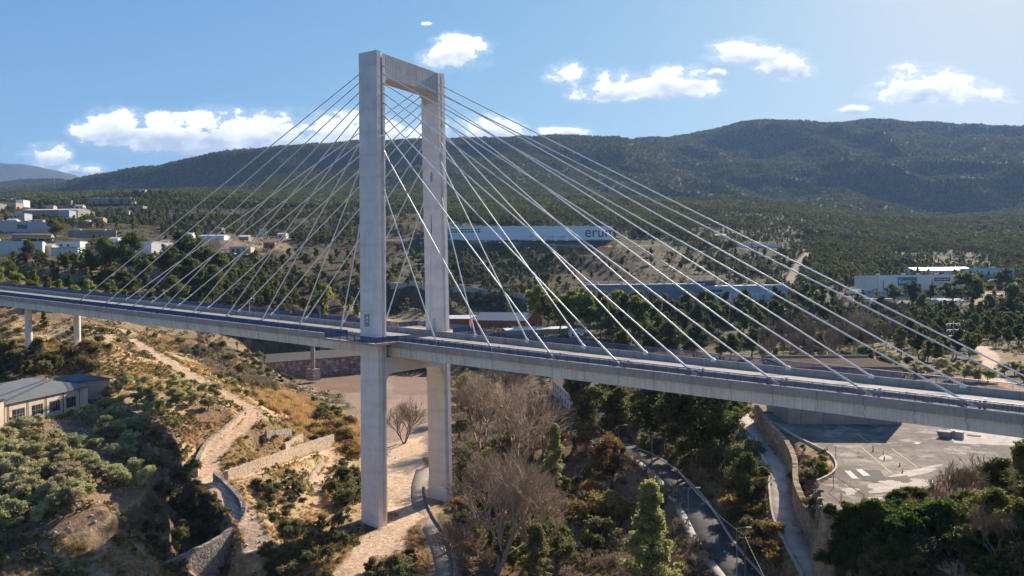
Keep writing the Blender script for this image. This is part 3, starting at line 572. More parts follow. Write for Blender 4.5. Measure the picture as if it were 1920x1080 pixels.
# tracks and the trodden margin beside them
for key, (L, w) in tracks.items():
    if key in ('valley',): continue
    lo = L[:, :2].min(0)-w; hi = L[:, :2].max(0)+w; idx = np.where((GX > lo[0]) & (GX < hi[0]) & (GY > lo[1]) & (GY < hi[1])); best = np.full(len(idx[0]), 1e9)
    for a, b in zip(L[:-1], L[1:]):
        d = b[:2]-a[:2]; q = np.clip(((GX[idx]-a[0])*d[0]+(GY[idx]-a[1])*d[1])/max(d@d, 1e-9), 0, 1)
        best = np.minimum(best, np.hypot(GX[idx]-a[0]-d[0]*q, GY[idx]-a[1]-d[1]*q))
    ww = (1-sm(w*.4, w*.62, best+n2[idx]*.5))*(.95 if key != 'lane' else .4); GC[idx] = GC[idx]*(1-ww[:, None])+np.array(C_['pale' if key in ('hill', 'spur', 'base', 'lane', 'farm', 'gully') else 'rock' if key in ('steep', 'quay') else 'dirt'])*ww[:, None]

gi = np.arange(NL*NT).reshape(NL, NT)
quads = np.stack([gi[:-1, :-1], gi[:-1, 1:], gi[1:, 1:], gi[1:, :-1]], -1).reshape(-1, 4)
me = mesh_np('ground', np.stack([GX, GY, GZ], -1).reshape(-1, 3), quads, None, True)
ca = me.color_attributes.new('soil', 'FLOAT_COLOR', 'POINT')
ca.data.foreach_set('color', np.concatenate([np.clip(GC, 0, 1), np.ones(GX.shape+(1,))], -1).astype(np.float32).ravel())
def ground_mat():
    m, nt, n, l, p = mat_new('ground')
    at_ = n.new('ShaderNodeVertexColor'); at_.layer_name = 'soil'; tc = n.new('ShaderNodeTexCoord')
    def nz(s, d=6, st=(1, 1, 1)):
        q = n.new('ShaderNodeTexNoise'); q.inputs['Scale'].default_value = s; q.inputs['Detail'].default_value = d; q.inputs['Roughness'].default_value = .7
        mp = n.new('ShaderNodeMapping'); mp.inputs['Scale'].default_value = st; l.new(tc.outputs['Object'], mp.inputs[0]); l.new(mp.outputs[0], q.inputs['Vector']); return q.outputs['Fac']
    def mr(v, a, b, c, d):
        q = n.new('ShaderNodeMapRange'); l.new(v, q.inputs['Value'])
        for k, x in zip(('From Min', 'From Max', 'To Min', 'To Max'), (a, b, c, d)): q.inputs[k].default_value = x
        return q.outputs[0]
    def mul(a, b):
        q = n.new('ShaderNodeMath'); q.operation = 'MULTIPLY'; l.new(a, q.inputs[0]); l.new(b, q.inputs[1]); return q.outputs[0]
    f = mul(mul(mr(nz(1.1, 8), .3, .7, .55, 1.4), mr(nz(5.5, 4), .3, .7, .72, 1.25)), mr(nz(.05, 5), .3, .7, .8, 1.2))
    mx = n.new('ShaderNodeMix'); mx.data_type = 'RGBA'; mx.blend_type = 'MULTIPLY'; mx.inputs['Factor'].default_value = 1
    l.new(at_.outputs['Color'], mx.inputs['A']); l.new(f, mx.inputs['B']); l.new(mx.outputs['Result'], p.inputs['Base Color'])
    p.inputs['Roughness'].default_value = .95; p.inputs['Specular IOR Level'].default_value = .1
    b = n.new('ShaderNodeBump'); b.inputs['Strength'].default_value = .8; b.inputs['Distance'].default_value = .35; l.new(nz(1.6, 7), b.inputs['Height']); l.new(b.outputs[0], p.inputs['Normal'])
    return m
me.materials.append(ground_mat())
tag(link('ground', me), kind='structure')

# ------------------------------------------------------------------ roads, tracks, yards
def ribbon(name, L, w, m, lift=.07, drop=.3, label=None, kind='structure', frac=(-.5, .5)):
    V = []; n = len(L)
    T = np.gradient(L[:, :2], axis=0); T /= np.linalg.norm(T, axis=1)[:, None]+1e-9; Nn = np.stack([T[:, 1], -T[:, 0]], 1)
    us = [frac[0], frac[0]*.5+frac[1]*.5, frac[1]]; rows = []
    for k, (u, dz) in enumerate([(us[0]-.02, -drop), (us[0], lift), (us[1], lift+.05), (us[2], lift), (us[2]+.02, -drop)]):
        P = L[:, :2]+Nn*(u*w); rows.append(np.column_stack([P, L[:, 2]+dz]))
    V = np.stack(rows, 1).reshape(-1, 3); q = []
    for i in range(n-1):
        for k in range(4): q.append((i*5+k, i*5+k+1, (i+1)*5+k+1, (i+1)*5+k))
    me = mesh_np(name, V, q, m, False); o = link(name, me); tag(o, label, kind=kind); return o
M = {}
M['asphalt'] = mat('asphalt', (.085, .082, .08), .9, var=.35, scale=.3, bump=.2, spec=.15, detail=10)
M['asphalt_lot'] = mat('asphalt_lot', (.15, .13, .112), .9, var=.3, scale=.16, bump=.15, detail=10)
M['lane_conc'] = mat('lane_concrete', (.27, .225, .18), .9, var=.18, scale=.6, bump=.2)
M['ramp_conc'] = mat('ramp_concrete', (.46, .40, .33), .9, var=.3, scale=.25, bump=.2, spec=.1, detail=10)
ribbon('road', tracks['valley'][0], 5.6, M['asphalt'])
ribbon('ramp_road', tracks['ramp'][0], 3.8, M['ramp_conc'])
ribbon('lane_road', tracks['lane'][0], 3.6, M['lane_conc'])
M['pave'] = mat('pavement', (.36, .34, .31), .9, var=.15, scale=1)
ribbon('pavement', tracks['valley'][0], 9.0, M['pave'], .14, .3, frac=(.32, .47))
ribbon('kerb', tracks['valley'][0], 9.0, M['pave'], .2, .3, frac=(-.38, -.33))
def sheet(name, poly, z, m, kind='structure', th=.25, label=None):
    mb = MB().prism([(p[0], p[1]) for p in (poly if True else poly)], z-th, z); o = mb.build(name, m); tag(o, label, kind=kind); return o
def mat_yard(name, a, b, c):
    m, nt, n, l, p = mat_new(name); tc = n.new('ShaderNodeTexCoord')
    def nz(s, d=9, r=.7, loc=0):
        q = n.new('ShaderNodeTexNoise'); mp = n.new('ShaderNodeMapping'); mp.inputs['Location'].default_value = (loc, loc, 0); l.new(tc.outputs['Object'], mp.inputs[0]); l.new(mp.outputs[0], q.inputs['Vector']); q.inputs['Scale'].default_value = s; q.inputs['Detail'].default_value = d; q.inputs['Roughness'].default_value = r; return q.outputs['Fac']
    def mr(v, x0, x1, y0=0.0, y1=1.0):
        q = n.new('ShaderNodeMapRange'); l.new(v, q.inputs['Value'])
        for k, x in zip(('From Min', 'From Max', 'To Min', 'To Max'), (x0, x1, y0, y1)): q.inputs[k].default_value = x
        return q.outputs[0]
    def mix(f, A, B, mode='MIX'):
        q = n.new('ShaderNodeMix'); q.data_type = 'RGBA'; q.blend_type = mode
        for s, v in (('Factor', f), ('A', A), ('B', B)):
            if isinstance(v, tuple): q.inputs[s].default_value = (*v, 1)
            elif isinstance(v, float): q.inputs[s].default_value = v
            else: l.new(v, q.inputs[s])
        return q.outputs['Result']
    col = mix(mr(nz(.07), .40, .58), a, b); col = mix(mr(nz(.16, 10, .75, 31), .52, .60, 0, .8), col, c); col = mix(mr(nz(.5, 6, .6, 9), .58, .66, 0, .55), col, tuple(v*.5 for v in a))
    v = n.new('ShaderNodeTexVoronoi'); v.feature = 'DISTANCE_TO_EDGE'; v.inputs['Scale'].default_value = .14; wv = n.new('ShaderNodeMix'); wv.data_type = 'VECTOR'; wv.inputs['Factor'].default_value = .12
    q = n.new('ShaderNodeTexNoise'); q.inputs['Scale'].default_value = .5; l.new(tc.outputs['Object'], q.inputs['Vector']); l.new(tc.outputs['Object'], wv.inputs['A']); l.new(q.outputs['Color'], wv.inputs['B']); l.new(wv.outputs['Result'], v.inputs['Vector'])
    col = mix(1.0, col, mr(v.outputs['Distance'], .0, .014, .55, 1.0), 'MULTIPLY'); col = mix(1.0, col, mr(nz(3.0, 6), .3, .7, .85, 1.12), 'MULTIPLY'); l.new(col, p.inputs['Base Color']); p.inputs['Roughness'].default_value = .93; p.inputs['Specular IOR Level'].default_value = .15; return m
lot_o = sheet('parking_lot', LOT[::-1], -24.48, mat_yard('worn_asphalt', (.115, .098, .084), (.21, .178, .148), (.38, .32, .26)))
LIFT = [.0]
def patch(name, px, m, z=-24.48, up=.006):
    P = [at(x, y, z=z) for x, y in px]; a = sum(P[i][0]*P[(i+1) % len(P)][1]-P[(i+1) % len(P)][0]*P[i][1] for i in range(len(P)))
    if a < 0: P = P[::-1]
    LIFT[0] += .003
    me = bpy.data.meshes.new(name); me.from_pydata([(p[0], p[1], z+up+LIFT[0]) for p in P], [], [tuple(range(len(P)))]); me.materials.append(m); return link(name, me, lot_o)
M['yellow'] = mat('worn_yellow_paint', (.38, .30, .18), .9, var=.4, scale=2)
M['whitep'] = mat('worn_white_paint', (.52, .48, .43), .9, var=.3, scale=2)
M['tar'] = mat('tar_patch', (.075, .07, .068), .95, var=.3, scale=1.5)
M['palepatch'] = mat('dusty_patch', (.40, .35, .30), .95, var=.35, scale=.6)
def blob(cx, cy, rx, ry, seed, n=26, ang=0):
    r_ = random.Random(seed); ph = [r_.uniform(0, 6.28) for _ in range(4)]; o = []
    for i in range(n):
        t = 2*math.pi*i/n; k = 1+.22*math.sin(3*t+ph[0])+.14*math.sin(5*t+ph[1])+.1*math.sin(8*t+ph[2])
        x, y = rx*k*math.cos(t), ry*k*math.sin(t); o.append((cx+x*math.cos(ang)-y*math.sin(ang), cy+x*math.sin(ang)+y*math.cos(ang)))
    return o
patch('dust_patch', blob(1680, 912, 60, 9, 3, ang=-.05), M['palepatch']); patch('dust_patch', blob(1720, 884, 44, 6, 5, ang=-.2), M['palepatch'])
patch('dust_patch', blob(1730, 904, 28, 6, 8), M['palepatch']); patch('dust_patch', blob(1641, 935, 12, 4, 9), M['palepatch']); patch('dust_patch', blob(1665, 905, 15, 5, 10), M['palepatch'])
patch('dust_patch', blob(1595, 921, 14, 7, 11), M['palepatch']); patch('dust_patch', blob(1720, 831, 6, 1.6, 12), M['whitep']); patch('dust_patch', blob(1660, 858, 12, 5, 14), M['palepatch'])
patch('dust_patch', [(1775, 806), (1800, 806), (2090, 822), (2090, 846), (1900, 836), (1800, 832), (1788, 830)], M['palepatch'])
patch('tar_patch', [(1606, 880), (1650, 882), (1661, 897), (1638, 904), (1618, 899)], M['tar'])
patch('tar_patch', blob(1612, 857, 7, 2, 21), M['tar'])
patch('painted_line', [(1614, 839), (1617, 839), (1674, 888), (1670, 888)], M['yellow'])
patch('painted_line', [(1670, 841), (1673, 841), (1722, 877), (1719, 877)], M['yellow'])
patch('painted_line', [(1604, 813), (1607, 813), (1628, 828), (1625, 828)], M['yellow'])
patch('painted_line', [(1596, 850), (1597, 850), (1622, 872), (1621, 872)], M['palepatch'])
for q in [[(1583, 883), (1594, 883), (1610, 898), (1598, 898)], [(1604, 880), (1616, 880), (1632, 892), (1619, 893)]]: patch('painted_block', q, M['whitep'])

# ------------------------------------------------------------------ the bridge
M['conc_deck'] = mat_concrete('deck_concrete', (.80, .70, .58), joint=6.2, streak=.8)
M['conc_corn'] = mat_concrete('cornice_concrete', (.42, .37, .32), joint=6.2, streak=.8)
M['conc_pyl'] = mat_concrete('pylon_concrete', (.82, .73, .67), streak=.22, joint=4.4, jaxis=2, wob_=0.0, jd=.955)
M['conc_board'] = mat_concrete('boarded_concrete', (.56, .50, .46), streak=.5, board=.22)
M['conc_dark'] = mat_concrete('stained_concrete', (.36, .30, .24), streak=.6)
M['conc_bar'] = mat_concrete('barrier_concrete', (.38, .35, .32), joint=3.1, streak=.6)
M['road_deck'] = mat('deck_asphalt', (.27, .25, .225), .9, var=.12, scale=.7)
M['blue'] = mat('blue_rail_paint', (.007, .045, .16), .42, var=.2, scale=3, spec=.5)
M['cable'] = mat('cable_sheath', (.80, .78, .76), .45, var=.05, scale=2, spec=.5)
M['white_steel'] = mat('white_painted_steel', (.75, .74, .72), .4, var=.05, scale=4, spec=.5)
M['steel'] = mat('galvanised_steel', (.42, .43, .44), .45, .6, var=.1, scale=4)
M['rust'] = mat('rust_stain', (.14, .085, .06), .9, var=.4, scale=3)
G_ = -0.0585
def zg(x): return G_*x
bridge = empty('cable_stayed_bridge', (0, 0, -37), 0, 'pale concrete cable stayed bridge with tall portal pylon and blue railings crossing the whole valley', 'bridge')
def bb(mb, x0, x1, y0, y1, a, b, ya=None):
    """box along the deck; a, b are heights relative to the deck line"""
    return mb.hexa([(x0, y0, zg(x0)+a), (x1, y0, zg(x1)+a), (x1, y1, zg(x1)+a), (x0, y1, zg(x0)+a), (x0, y0, zg(x0)+b), (x1, y0, zg(x1)+b), (x1, y1, zg(x1)+b), (x0, y1, zg(x0)+b)])
def part(mb, name, m, parent=bridge, **k):
    o = mb.build(name, m, parent, **k); o.matrix_parent_inverse = Matrix.Translation((0, 0, 37)) if parent is bridge else Matrix(); return o
XA, XB = -262.0, 168.0
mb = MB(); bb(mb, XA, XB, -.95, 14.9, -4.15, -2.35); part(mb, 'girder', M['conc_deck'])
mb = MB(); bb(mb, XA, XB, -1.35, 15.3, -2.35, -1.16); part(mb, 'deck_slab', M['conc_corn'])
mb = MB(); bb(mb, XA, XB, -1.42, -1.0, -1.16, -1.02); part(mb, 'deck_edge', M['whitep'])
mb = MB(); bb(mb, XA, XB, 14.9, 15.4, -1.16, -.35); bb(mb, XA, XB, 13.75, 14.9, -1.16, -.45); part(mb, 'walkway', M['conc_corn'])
mb = MB(); bb(mb, XA, XB, .78, 13.3, -1.16, -1.1); part(mb, 'road_surface', M['road_deck'])
mb = MB(); bb(mb, XA, XB, 13.3, 13.68, -1.16, -.02); part(mb, 'barrier', M['conc_bar'])
mb = MB(); bb(mb, XA, XB, .42, .76, -1.16, -.38); part(mb, 'barrier', M['conc_bar'])
mb = MB(); x = -150
while x < 120: bb(mb, x, x+.12, .52, .66, -.38, -.2); x += 4.1
part(mb, 'reflector', M['steel'])
def railing(runs, base, name='railing'):
    mb = MB()
    for (p, q) in runs:
        p = np.array(p, float); q = np.array(q, float); Ln = np.linalg.norm(q-p); d = (q-p)/Ln; nn = np.array([-d[1], d[0]])
        def hx(a, b, w, z0, z1):
            A0 = p+d*a; B0 = p+d*b
            P = [A0-nn*w, B0-nn*w, B0+nn*w, A0+nn*w]
            mb.hexa([(c[0], c[1], zg(c[0])+z0) for c in P]+[(c[0], c[1], zg(c[0])+z1) for c in P])
        hx(0, Ln, .045, base+1.1, base+1.2); hx(0, Ln, .03, base+.14, base+.2)
        k = 0; s = .0
        while s < Ln:
            if k % 14 == 0: hx(s, s+.09, .05, base, base+1.12)
            else: hx(s, s+.06, .03, base+.12, base+1.12)
            k += 1; s += .14
    return part(mb, name, M['blue'])
PX0, PX1, PY0 = -10.2, 3.0, -7.6
railing([((-262, -1.2), (PX0, -1.2))], -1.08); railing([((PX1, -1.2), (140, -1.2))], -1.08)
railing([((PX0, -1.2), (PX0, PY0)), ((PX0, PY0), (PX1, PY0)), ((PX1, PY0), (PX1, -1.2))], -1.08, 'platform_railing')
FY = 21.4
railing([((-262, 15.1), (PX0, 15.1))], -.35); railing([((PX1+1.5, 15.1), (140, 15.1))], -.35)
railing([((PX0, 15.1), (PX0, FY)), ((PX0, FY), (PX1+1.5, FY)), ((PX1+1.5, FY), (PX1+1.5, 15.1))], -.35, 'platform_railing')
mb = MB(); bb(mb, PX0-.1, PX1+.1, PY0-.15, -1.42, -1.5, -1.06); part(mb, 'platform', M['conc_corn'])
mb = MB(); bb(mb, PX0-.1, PX1+1.6, 15.4, FY+.15, -1.1, -.36); part(mb, 'platform', M['conc_corn'])
# blue wind cloth lies on the platform
XL, XR, HT = -3.44, 1.17, 55.2
def leg(sign, name='pylon_leg'):
    """leg from ground to top with a slotted face for the cable heads; sign -1 near, +1 far"""
    yo = lambda z: (-4.81+.012*z) if sign < 0 else (13.52+4.81-.012*z)
    yi = lambda z: (-2.44+.012*z) if sign < 0 else (13.52+2.44-.012*z)
    ym = lambda z: yo(z)*.42+yi(z)*.58; ys = lambda z: yo(z)*.58+yi(z)*.42
    mb = MB()
    def blk(x0, x1, ya, yb, z0, z1):
        lo = lambda z: (min(ya(z), yb(z)), max(ya(z), yb(z)))
        a, b = lo(z0), lo(z1)
        mb.hexa([(x0, a[0], z0), (x1, a[0], z0), (x1, a[1], z0), (x0, a[1], z0), (x0, b[0], z1), (x1, b[0], z1), (x1, b[1], z1), (x0, b[1], z1)])
    yo2 = lambda z: yo(z)+(yi(z)-yo(z))*.44; yi2 = lambda z: yo(z)+(yi(z)-yo(z))*.70
    blk(XL, XR, yo, yi, -39, 39.0)
    blk(XL, XR, yo, yo2, 39.0, HT); blk(XL+.6, XR-.75, yo2, yi2, 39.0, HT-.35); blk(XL, XR, yi2, yi, 39.0, HT-.25)
    o = part(mb, name, M['conc_pyl']); 
    mb = MB()
    for k in range(3):                      # shallow formwork ribs down the river face
        w_ = .5+k*.13; fa = lambda z, w_=w_: yo(z)+(yi(z)-yo(z))*w_; fb = lambda z, w_=w_: yo(z)+(yi(z)-yo(z))*(w_+.045)
        a0, b0, a1, b1 = fa(-36), fb(-36), fa(38.8), fb(38.8)
        lo0, hi0, lo1, hi1 = min(a0, b0), max(a0, b0), min(a1, b1), max(a1, b1)
        mb.hexa([(XR, lo0, -36), (XR+.07, lo0, -36), (XR+.07, hi0, -36), (XR, hi0, -36), (XR, lo1, 38.8), (XR+.07, lo1, 38.8), (XR+.07, hi1, 38.8), (XR, hi1, 38.8)])
    part(mb, 'leg_rib', M['conc_board'])
    return yo, yi, yo2, yi2
HC = [52.5, 50.9, 49.1, 47.2, 45.4, 42.9, 40.1, 35.9, 28.3]
lf = {}
for sg in (-1, 1):
    yo, yi, yo2, yi2 = leg(sg); lf[sg] = (yo, yi)
    for side in (-1, 1):
        X = XR-.75 if side > 0 else XL+.6; mb = MB(); mb2 = MB()
        for i in range(7 if side > 0 else 7):
            z = HC[i]+1.6; y = (yo2(z)+yi2(z))/2
            mb.tube((X, y, z), (X+side*.5, y, z), .22, .2, 10); mb2.box(min(X, X+side*.12), max(X, X+side*.12), y-.3, y+.3, z-1.35, z-.55)
        part(mb, 'anchor_head', M['white_steel']); part(mb2, 'anchor_plate', M['rust'])
def beam(z0, z1, rz, x0, x1, name, m, under=True):
    """portal beam between the legs with curved haunches"""
    n = 10; prof = []
    def curve(c):   # z of the soffit at fraction along
        return z0
    y0 = lf[-1][1](z1)-.05; y1 = lf[1][1](z1)+.05; ys = np.linspace(y0, y1, 49); zs = []
    for y in ys:
        e = min(y-y0, y1-y); zs.append(z0-(0 if e >= rz else (rz-math.sqrt(max(rz*rz-(rz-e)**2, 0)))))
    V = []; Fc = []
    for y, z in zip(ys, zs): V += [(x0, y, z), (x1, y, z), (x1, y, z1), (x0, y, z1)]
    for i in range(len(ys)-1):
        a = i*4; b = a+4
        for k in range(4): Fc.append((a+k, a+(k+1) % 4, b+(k+1) % 4, b+k)[::-1])
    Fc.append((0, 1, 2, 3)); e = (len(ys)-1)*4; Fc.append((e+3, e+2, e+1, e))
    mb = MB(); mb.add(V, Fc); return part(mb, name, m)
beam(50.5, 55.0, 1.8, -2.9, .95, 'upper_crossbeam', M['conc_board'])
beam(-7.6, -4.35, 2.6, -3.0, .8, 'lower_crossbeam', M['conc_pyl'])
mb = MB(); mb.box(-2.6, .3, -.6, .8, -4.38, -4.0); mb.box(-2.6, .3, 12.8, 14.2, -4.38, -4.0); part(mb, 'bearing', M['rust'])
# service details on the legs
def leg_box(px, py, w, h, Y, name, m, t=.08):
    c = on_y(px, py, Y); mb = MB(); mb.box(c[0]-w/2, c[0]+w/2, Y-t, Y, c[2]-h/2, c[2]+h/2); return part(mb, name, m)
leg_box(688, 601, 1.3, 2.4, -4.77, 'plate', M['conc_bar'], .05)
for yy in (596, 603): c = on_y(688.5, yy, -4.83); mb = MB(); mb.tube((c[0], c[1], c[2]), (c[0], c[1]-.12, c[2]), .27, .22, 12); part(mb, 'lamp', M['white_steel'])
leg_box(692, 962, .5, .25, -5.26, 'hook', M['white_steel'], .3)
yf = 13.52+2.44
leg_box(814, 610, .8, 3.0, yf-.02, 'door', M['steel'], .06)
leg_box(808.5, 332, .5, 2.2, yf-.56, 'hatch', M['conc_bar'], .05)
mb = MB(); c0 = on_y(808, 402, yf-.35); c1 = on_y(804, 604, yf-.2); mb.tube(c0, c1, .13, .13, 8); part(mb, 'drain_pipe', M['cable'])
leg_box(808, 420, .42, 4.2, yf-.3, 'slot', M['rust'], .06)
# stay cables: nine each way from each leg
c_sh = .115
for sg, yd in ((-1, 0.0), (1, 13.52)):
    for side in (-1, 1):
        for i in range(9):
            xd = -(13.2+12*i) if side < 0 else 11.25+12.41*i
            h = HC[8-i]; yt = (-2.93+.012*h) if sg < 0 else (13.52+2.93-.012*h)
            T = np.array([XR+.03 if side > 0 else XL-.03, yt, h]); Dp = np.array([xd, yd, zg(xd)]); d = (Dp-T)/np.linalg.norm(Dp-T)
            e = Dp+d*(.95/abs(d[2])) if sg < 0 else Dp+d*(.05/abs(d[2]))
            cb = part(MB().tube(T, e, c_sh, c_sh, 10), 'stay_cable', M['cable'])
            sl_ = MB().tube(e-d*5.2, e, .15, .165, 10); sl_.tube(e-d*5.4, e-d*5.1, .18, .18, 10); sl_.tube(T, T+d*1.1, .2, .15, 10)
            s_ = sl_.build('sleeve', M['white_steel'], cb); s_.matrix_parent_inverse = Matrix()
            bx = MB(); bx.tube(e-d*.2, e+d*.55, .3, .3, 10); bx.box(e[0]-.35, e[0]+.35, e[1]-.3, e[1]+.3, e[2]-.35, e[2]+.02)
            s_ = bx.build('anchor_block', M['white_steel'], cb); s_.matrix_parent_inverse = Matrix()
            if sg < 0 and side > 0:
                bx = MB(); bx.tube(e+(.9, -.1, .32), e+(.9, -.1, .9), .16, .05, 8); bx.tube(e+(1.5, -.1, .32), e+(1.5, -.1, 1.0), .2, .2, 8); s_ = bx.build('damper', M['white_steel'], cb); s_.matrix_parent_inverse = Matrix()
for (X, Y, b) in ((-139.4, 1.6, 654), (-132.5, 12.0, 646)):
    z0 = float(zat(X, Y)[0]); mb = MB().tube((X, Y, z0-.5), (X, Y, zg(X)-4.15), .95, .95, 20); mb.box(X-1.3, X+1.3, Y-1.3, Y+1.3, z0-1, z0+.7); part(mb, 'pier', M['conc_pyl'])
mb = MB()
for X, Y in ((-175, 7), (-215, 7)): z0 = float(zat(X, Y)[0]); mb = MB().tube((X, Y, z0-1), (X, Y, zg(X)-4.15), 1.2, 1.2, 16); part(mb, 'pier', M['conc_pyl'])
X = 150.0; mb = MB(); mb.box(148, 170, -2, 16, -30, zg(148)-4.2); part(mb, 'abutment', M['conc_dark'])
# ------------------------------------------------------------------ buildings
WM = dict(
 w_cream=mat('cream_render', (.56, .46, .36), .85, var=.14, scale=.7, stretch=(1, 1, .35)), w_pale=mat('pale_render', (.5, .47, .42), .85, var=.1, scale=.6),
 w_white=mat('white_render', (.72, .71, .69), .8, var=.08, scale=.4, stretch=(1, 1, .3)), w_tan=mat('tan_render', (.30, .25, .20), .85, var=.18, scale=.3, stretch=(1, 1, .3)),
 w_pink=mat('pink_render', (.44, .33, .27), .85, var=.1, scale=.4), w_red=mat('red_brick', (.33, .10, .055), .85, var=.25, scale=.8),
 w_erum=mat_ribbed('pale_blue_cladding', (.70, .74, .80), 1.2, 'X', .3, .55, 0, .9, .05), w_blue=mat_ribbed('slate_blue_cladding', (.20, .25, .31), 1.5, 'X', .3, .55, 0, .85, .08),
 w_bluemid=mat_ribbed('mid_blue_cladding', (.40, .45, .53), 1.5, 'X', .3, .55, 0, .88, .08), w_bluepale=mat_ribbed('light_blue_cladding', (.55, .62, .70), 1.5, 'X', .3, .55, 0, .9, .06),
 w_korott=mat('cream_panels', (.74, .69, .60), .7, var=.07, scale=.2), w_metal=mat_ribbed('grey_cladding', (.40, .42, .44), 1.4, 'X', .3, .5, .1, .88, .08),
 w_green=mat('pale_green_panels', (.50, .56, .52), .75, var=.08, scale=.3))
WM['r_grey'] = mat('grey_roof', (.28, .28, .28), .8, var=.15, scale=.4); WM['r_pale'] = mat('pale_roof', (.50, .49, .47), .75, var=.12, scale=.25)
WM['r_white'] = mat_ribbed('white_sheet_roof', (.74, .73, .70), 2.2, 'X', .3, .6, 0, .86, .08); WM['r_dark'] = mat('dark_roof', (.09, .09, .10), .8, var=.2, scale=.5)
WM['r_ribgrey'] = mat_ribbed('ribbed_grey_sheet', (.17, .18, .18), .55, 'X', .7, .55, .1, .68, .12); WM['r_blue'] = mat_ribbed('blue_sheet', (.06, .085, .12), .5, 'X', .5, .5, .1, .8, .1)
WM['r_slate'] = mat_ribbed('bluish_sheet_roof', (.17, .20, .24), 1.1, 'X', .5, .6, 0, .8, .12); WM['r_brown'] = mat('brown_tiles', (.16, .10, .075), .85, var=.3, scale=2.5)
WM['r_tan'] = mat('tan_roof', (.33, .27, .21), .85, var=.15, scale=.3); WM['r_bluepale'] = mat('pale_blue_roof', (.42, .46, .50), .7, var=.08, scale=.2); WM['r_green'] = mat('green_trim', (.13, .25, .20), .7)
WM['r_old'] = mat('old_fibre_roof', (.06, .055, .052), .9, var=.35, scale=.5, stretch=(3, .3, 1))
def mat_graffiti():
    m, nt, n, l, p = mat_new('painted_brick'); tc = n.new('ShaderNodeTexCoord'); mp = n.new('ShaderNodeMapping'); mp.inputs['Rotation'].default_value = (math.pi/2, 0, 0)
    l.new(tc.outputs['Object'], mp.inputs[0]); b = n.new('ShaderNodeTexBrick'); b.offset = 0; b.inputs['Scale'].default_value = 1; b.inputs['Brick Width'].default_value = 2.8; b.inputs['Row Height'].default_value = 3.1; b.inputs['Mortar Size'].default_value = .16
    b.inputs['Color1'].default_value = (.36, .115, .06, 1); b.inputs['Color2'].default_value = (.22, .10, .07, 1); b.inputs['Mortar'].default_value = (.27, .23, .19, 1); l.new(mp.outputs[0], b.inputs['Vector'])
    v = n.new('ShaderNodeTexVoronoi'); v.inputs['Scale'].default_value = .42; l.new(mp.outputs[0], v.inputs['Vector']); nz = n.new('ShaderNodeTexNoise'); nz.inputs['Scale'].default_value = .35; l.new(mp.outputs[0], nz.inputs['Vector'])
    r = n.new('ShaderNodeMapRange'); r.inputs['From Min'].default_value = .50; r.inputs['From Max'].default_value = .56; l.new(nz.outputs['Fac'], r.inputs['Value'])
    hs = n.new('ShaderNodeHueSaturation'); hs.inputs['Saturation'].default_value = .4; hs.inputs['Value'].default_value = .42; l.new(v.outputs['Color'], hs.inputs['Color'])
    mx = n.new('ShaderNodeMix'); mx.data_type = 'RGBA'; l.new(r.outputs[0], mx.inputs['Factor']); l.new(b.outputs['Color'], mx.inputs['A']); l.new(hs.outputs[0], mx.inputs['B']); l.new(mx.outputs['Result'], p.inputs['Base Color']); p.inputs['Roughness'].default_value = .9
    return m
WM['w_graffiti'] = mat_graffiti()
M['glass'] = mat('window_glass', (.035, .04, .05), .18, var=.2, scale=.7, spec=.6); M['frame'] = mat('window_frame', (.22, .21, .2), .6)
M['shutter'] = mat('pale_shutter', (.58, .63, .68), .6, var=.06)
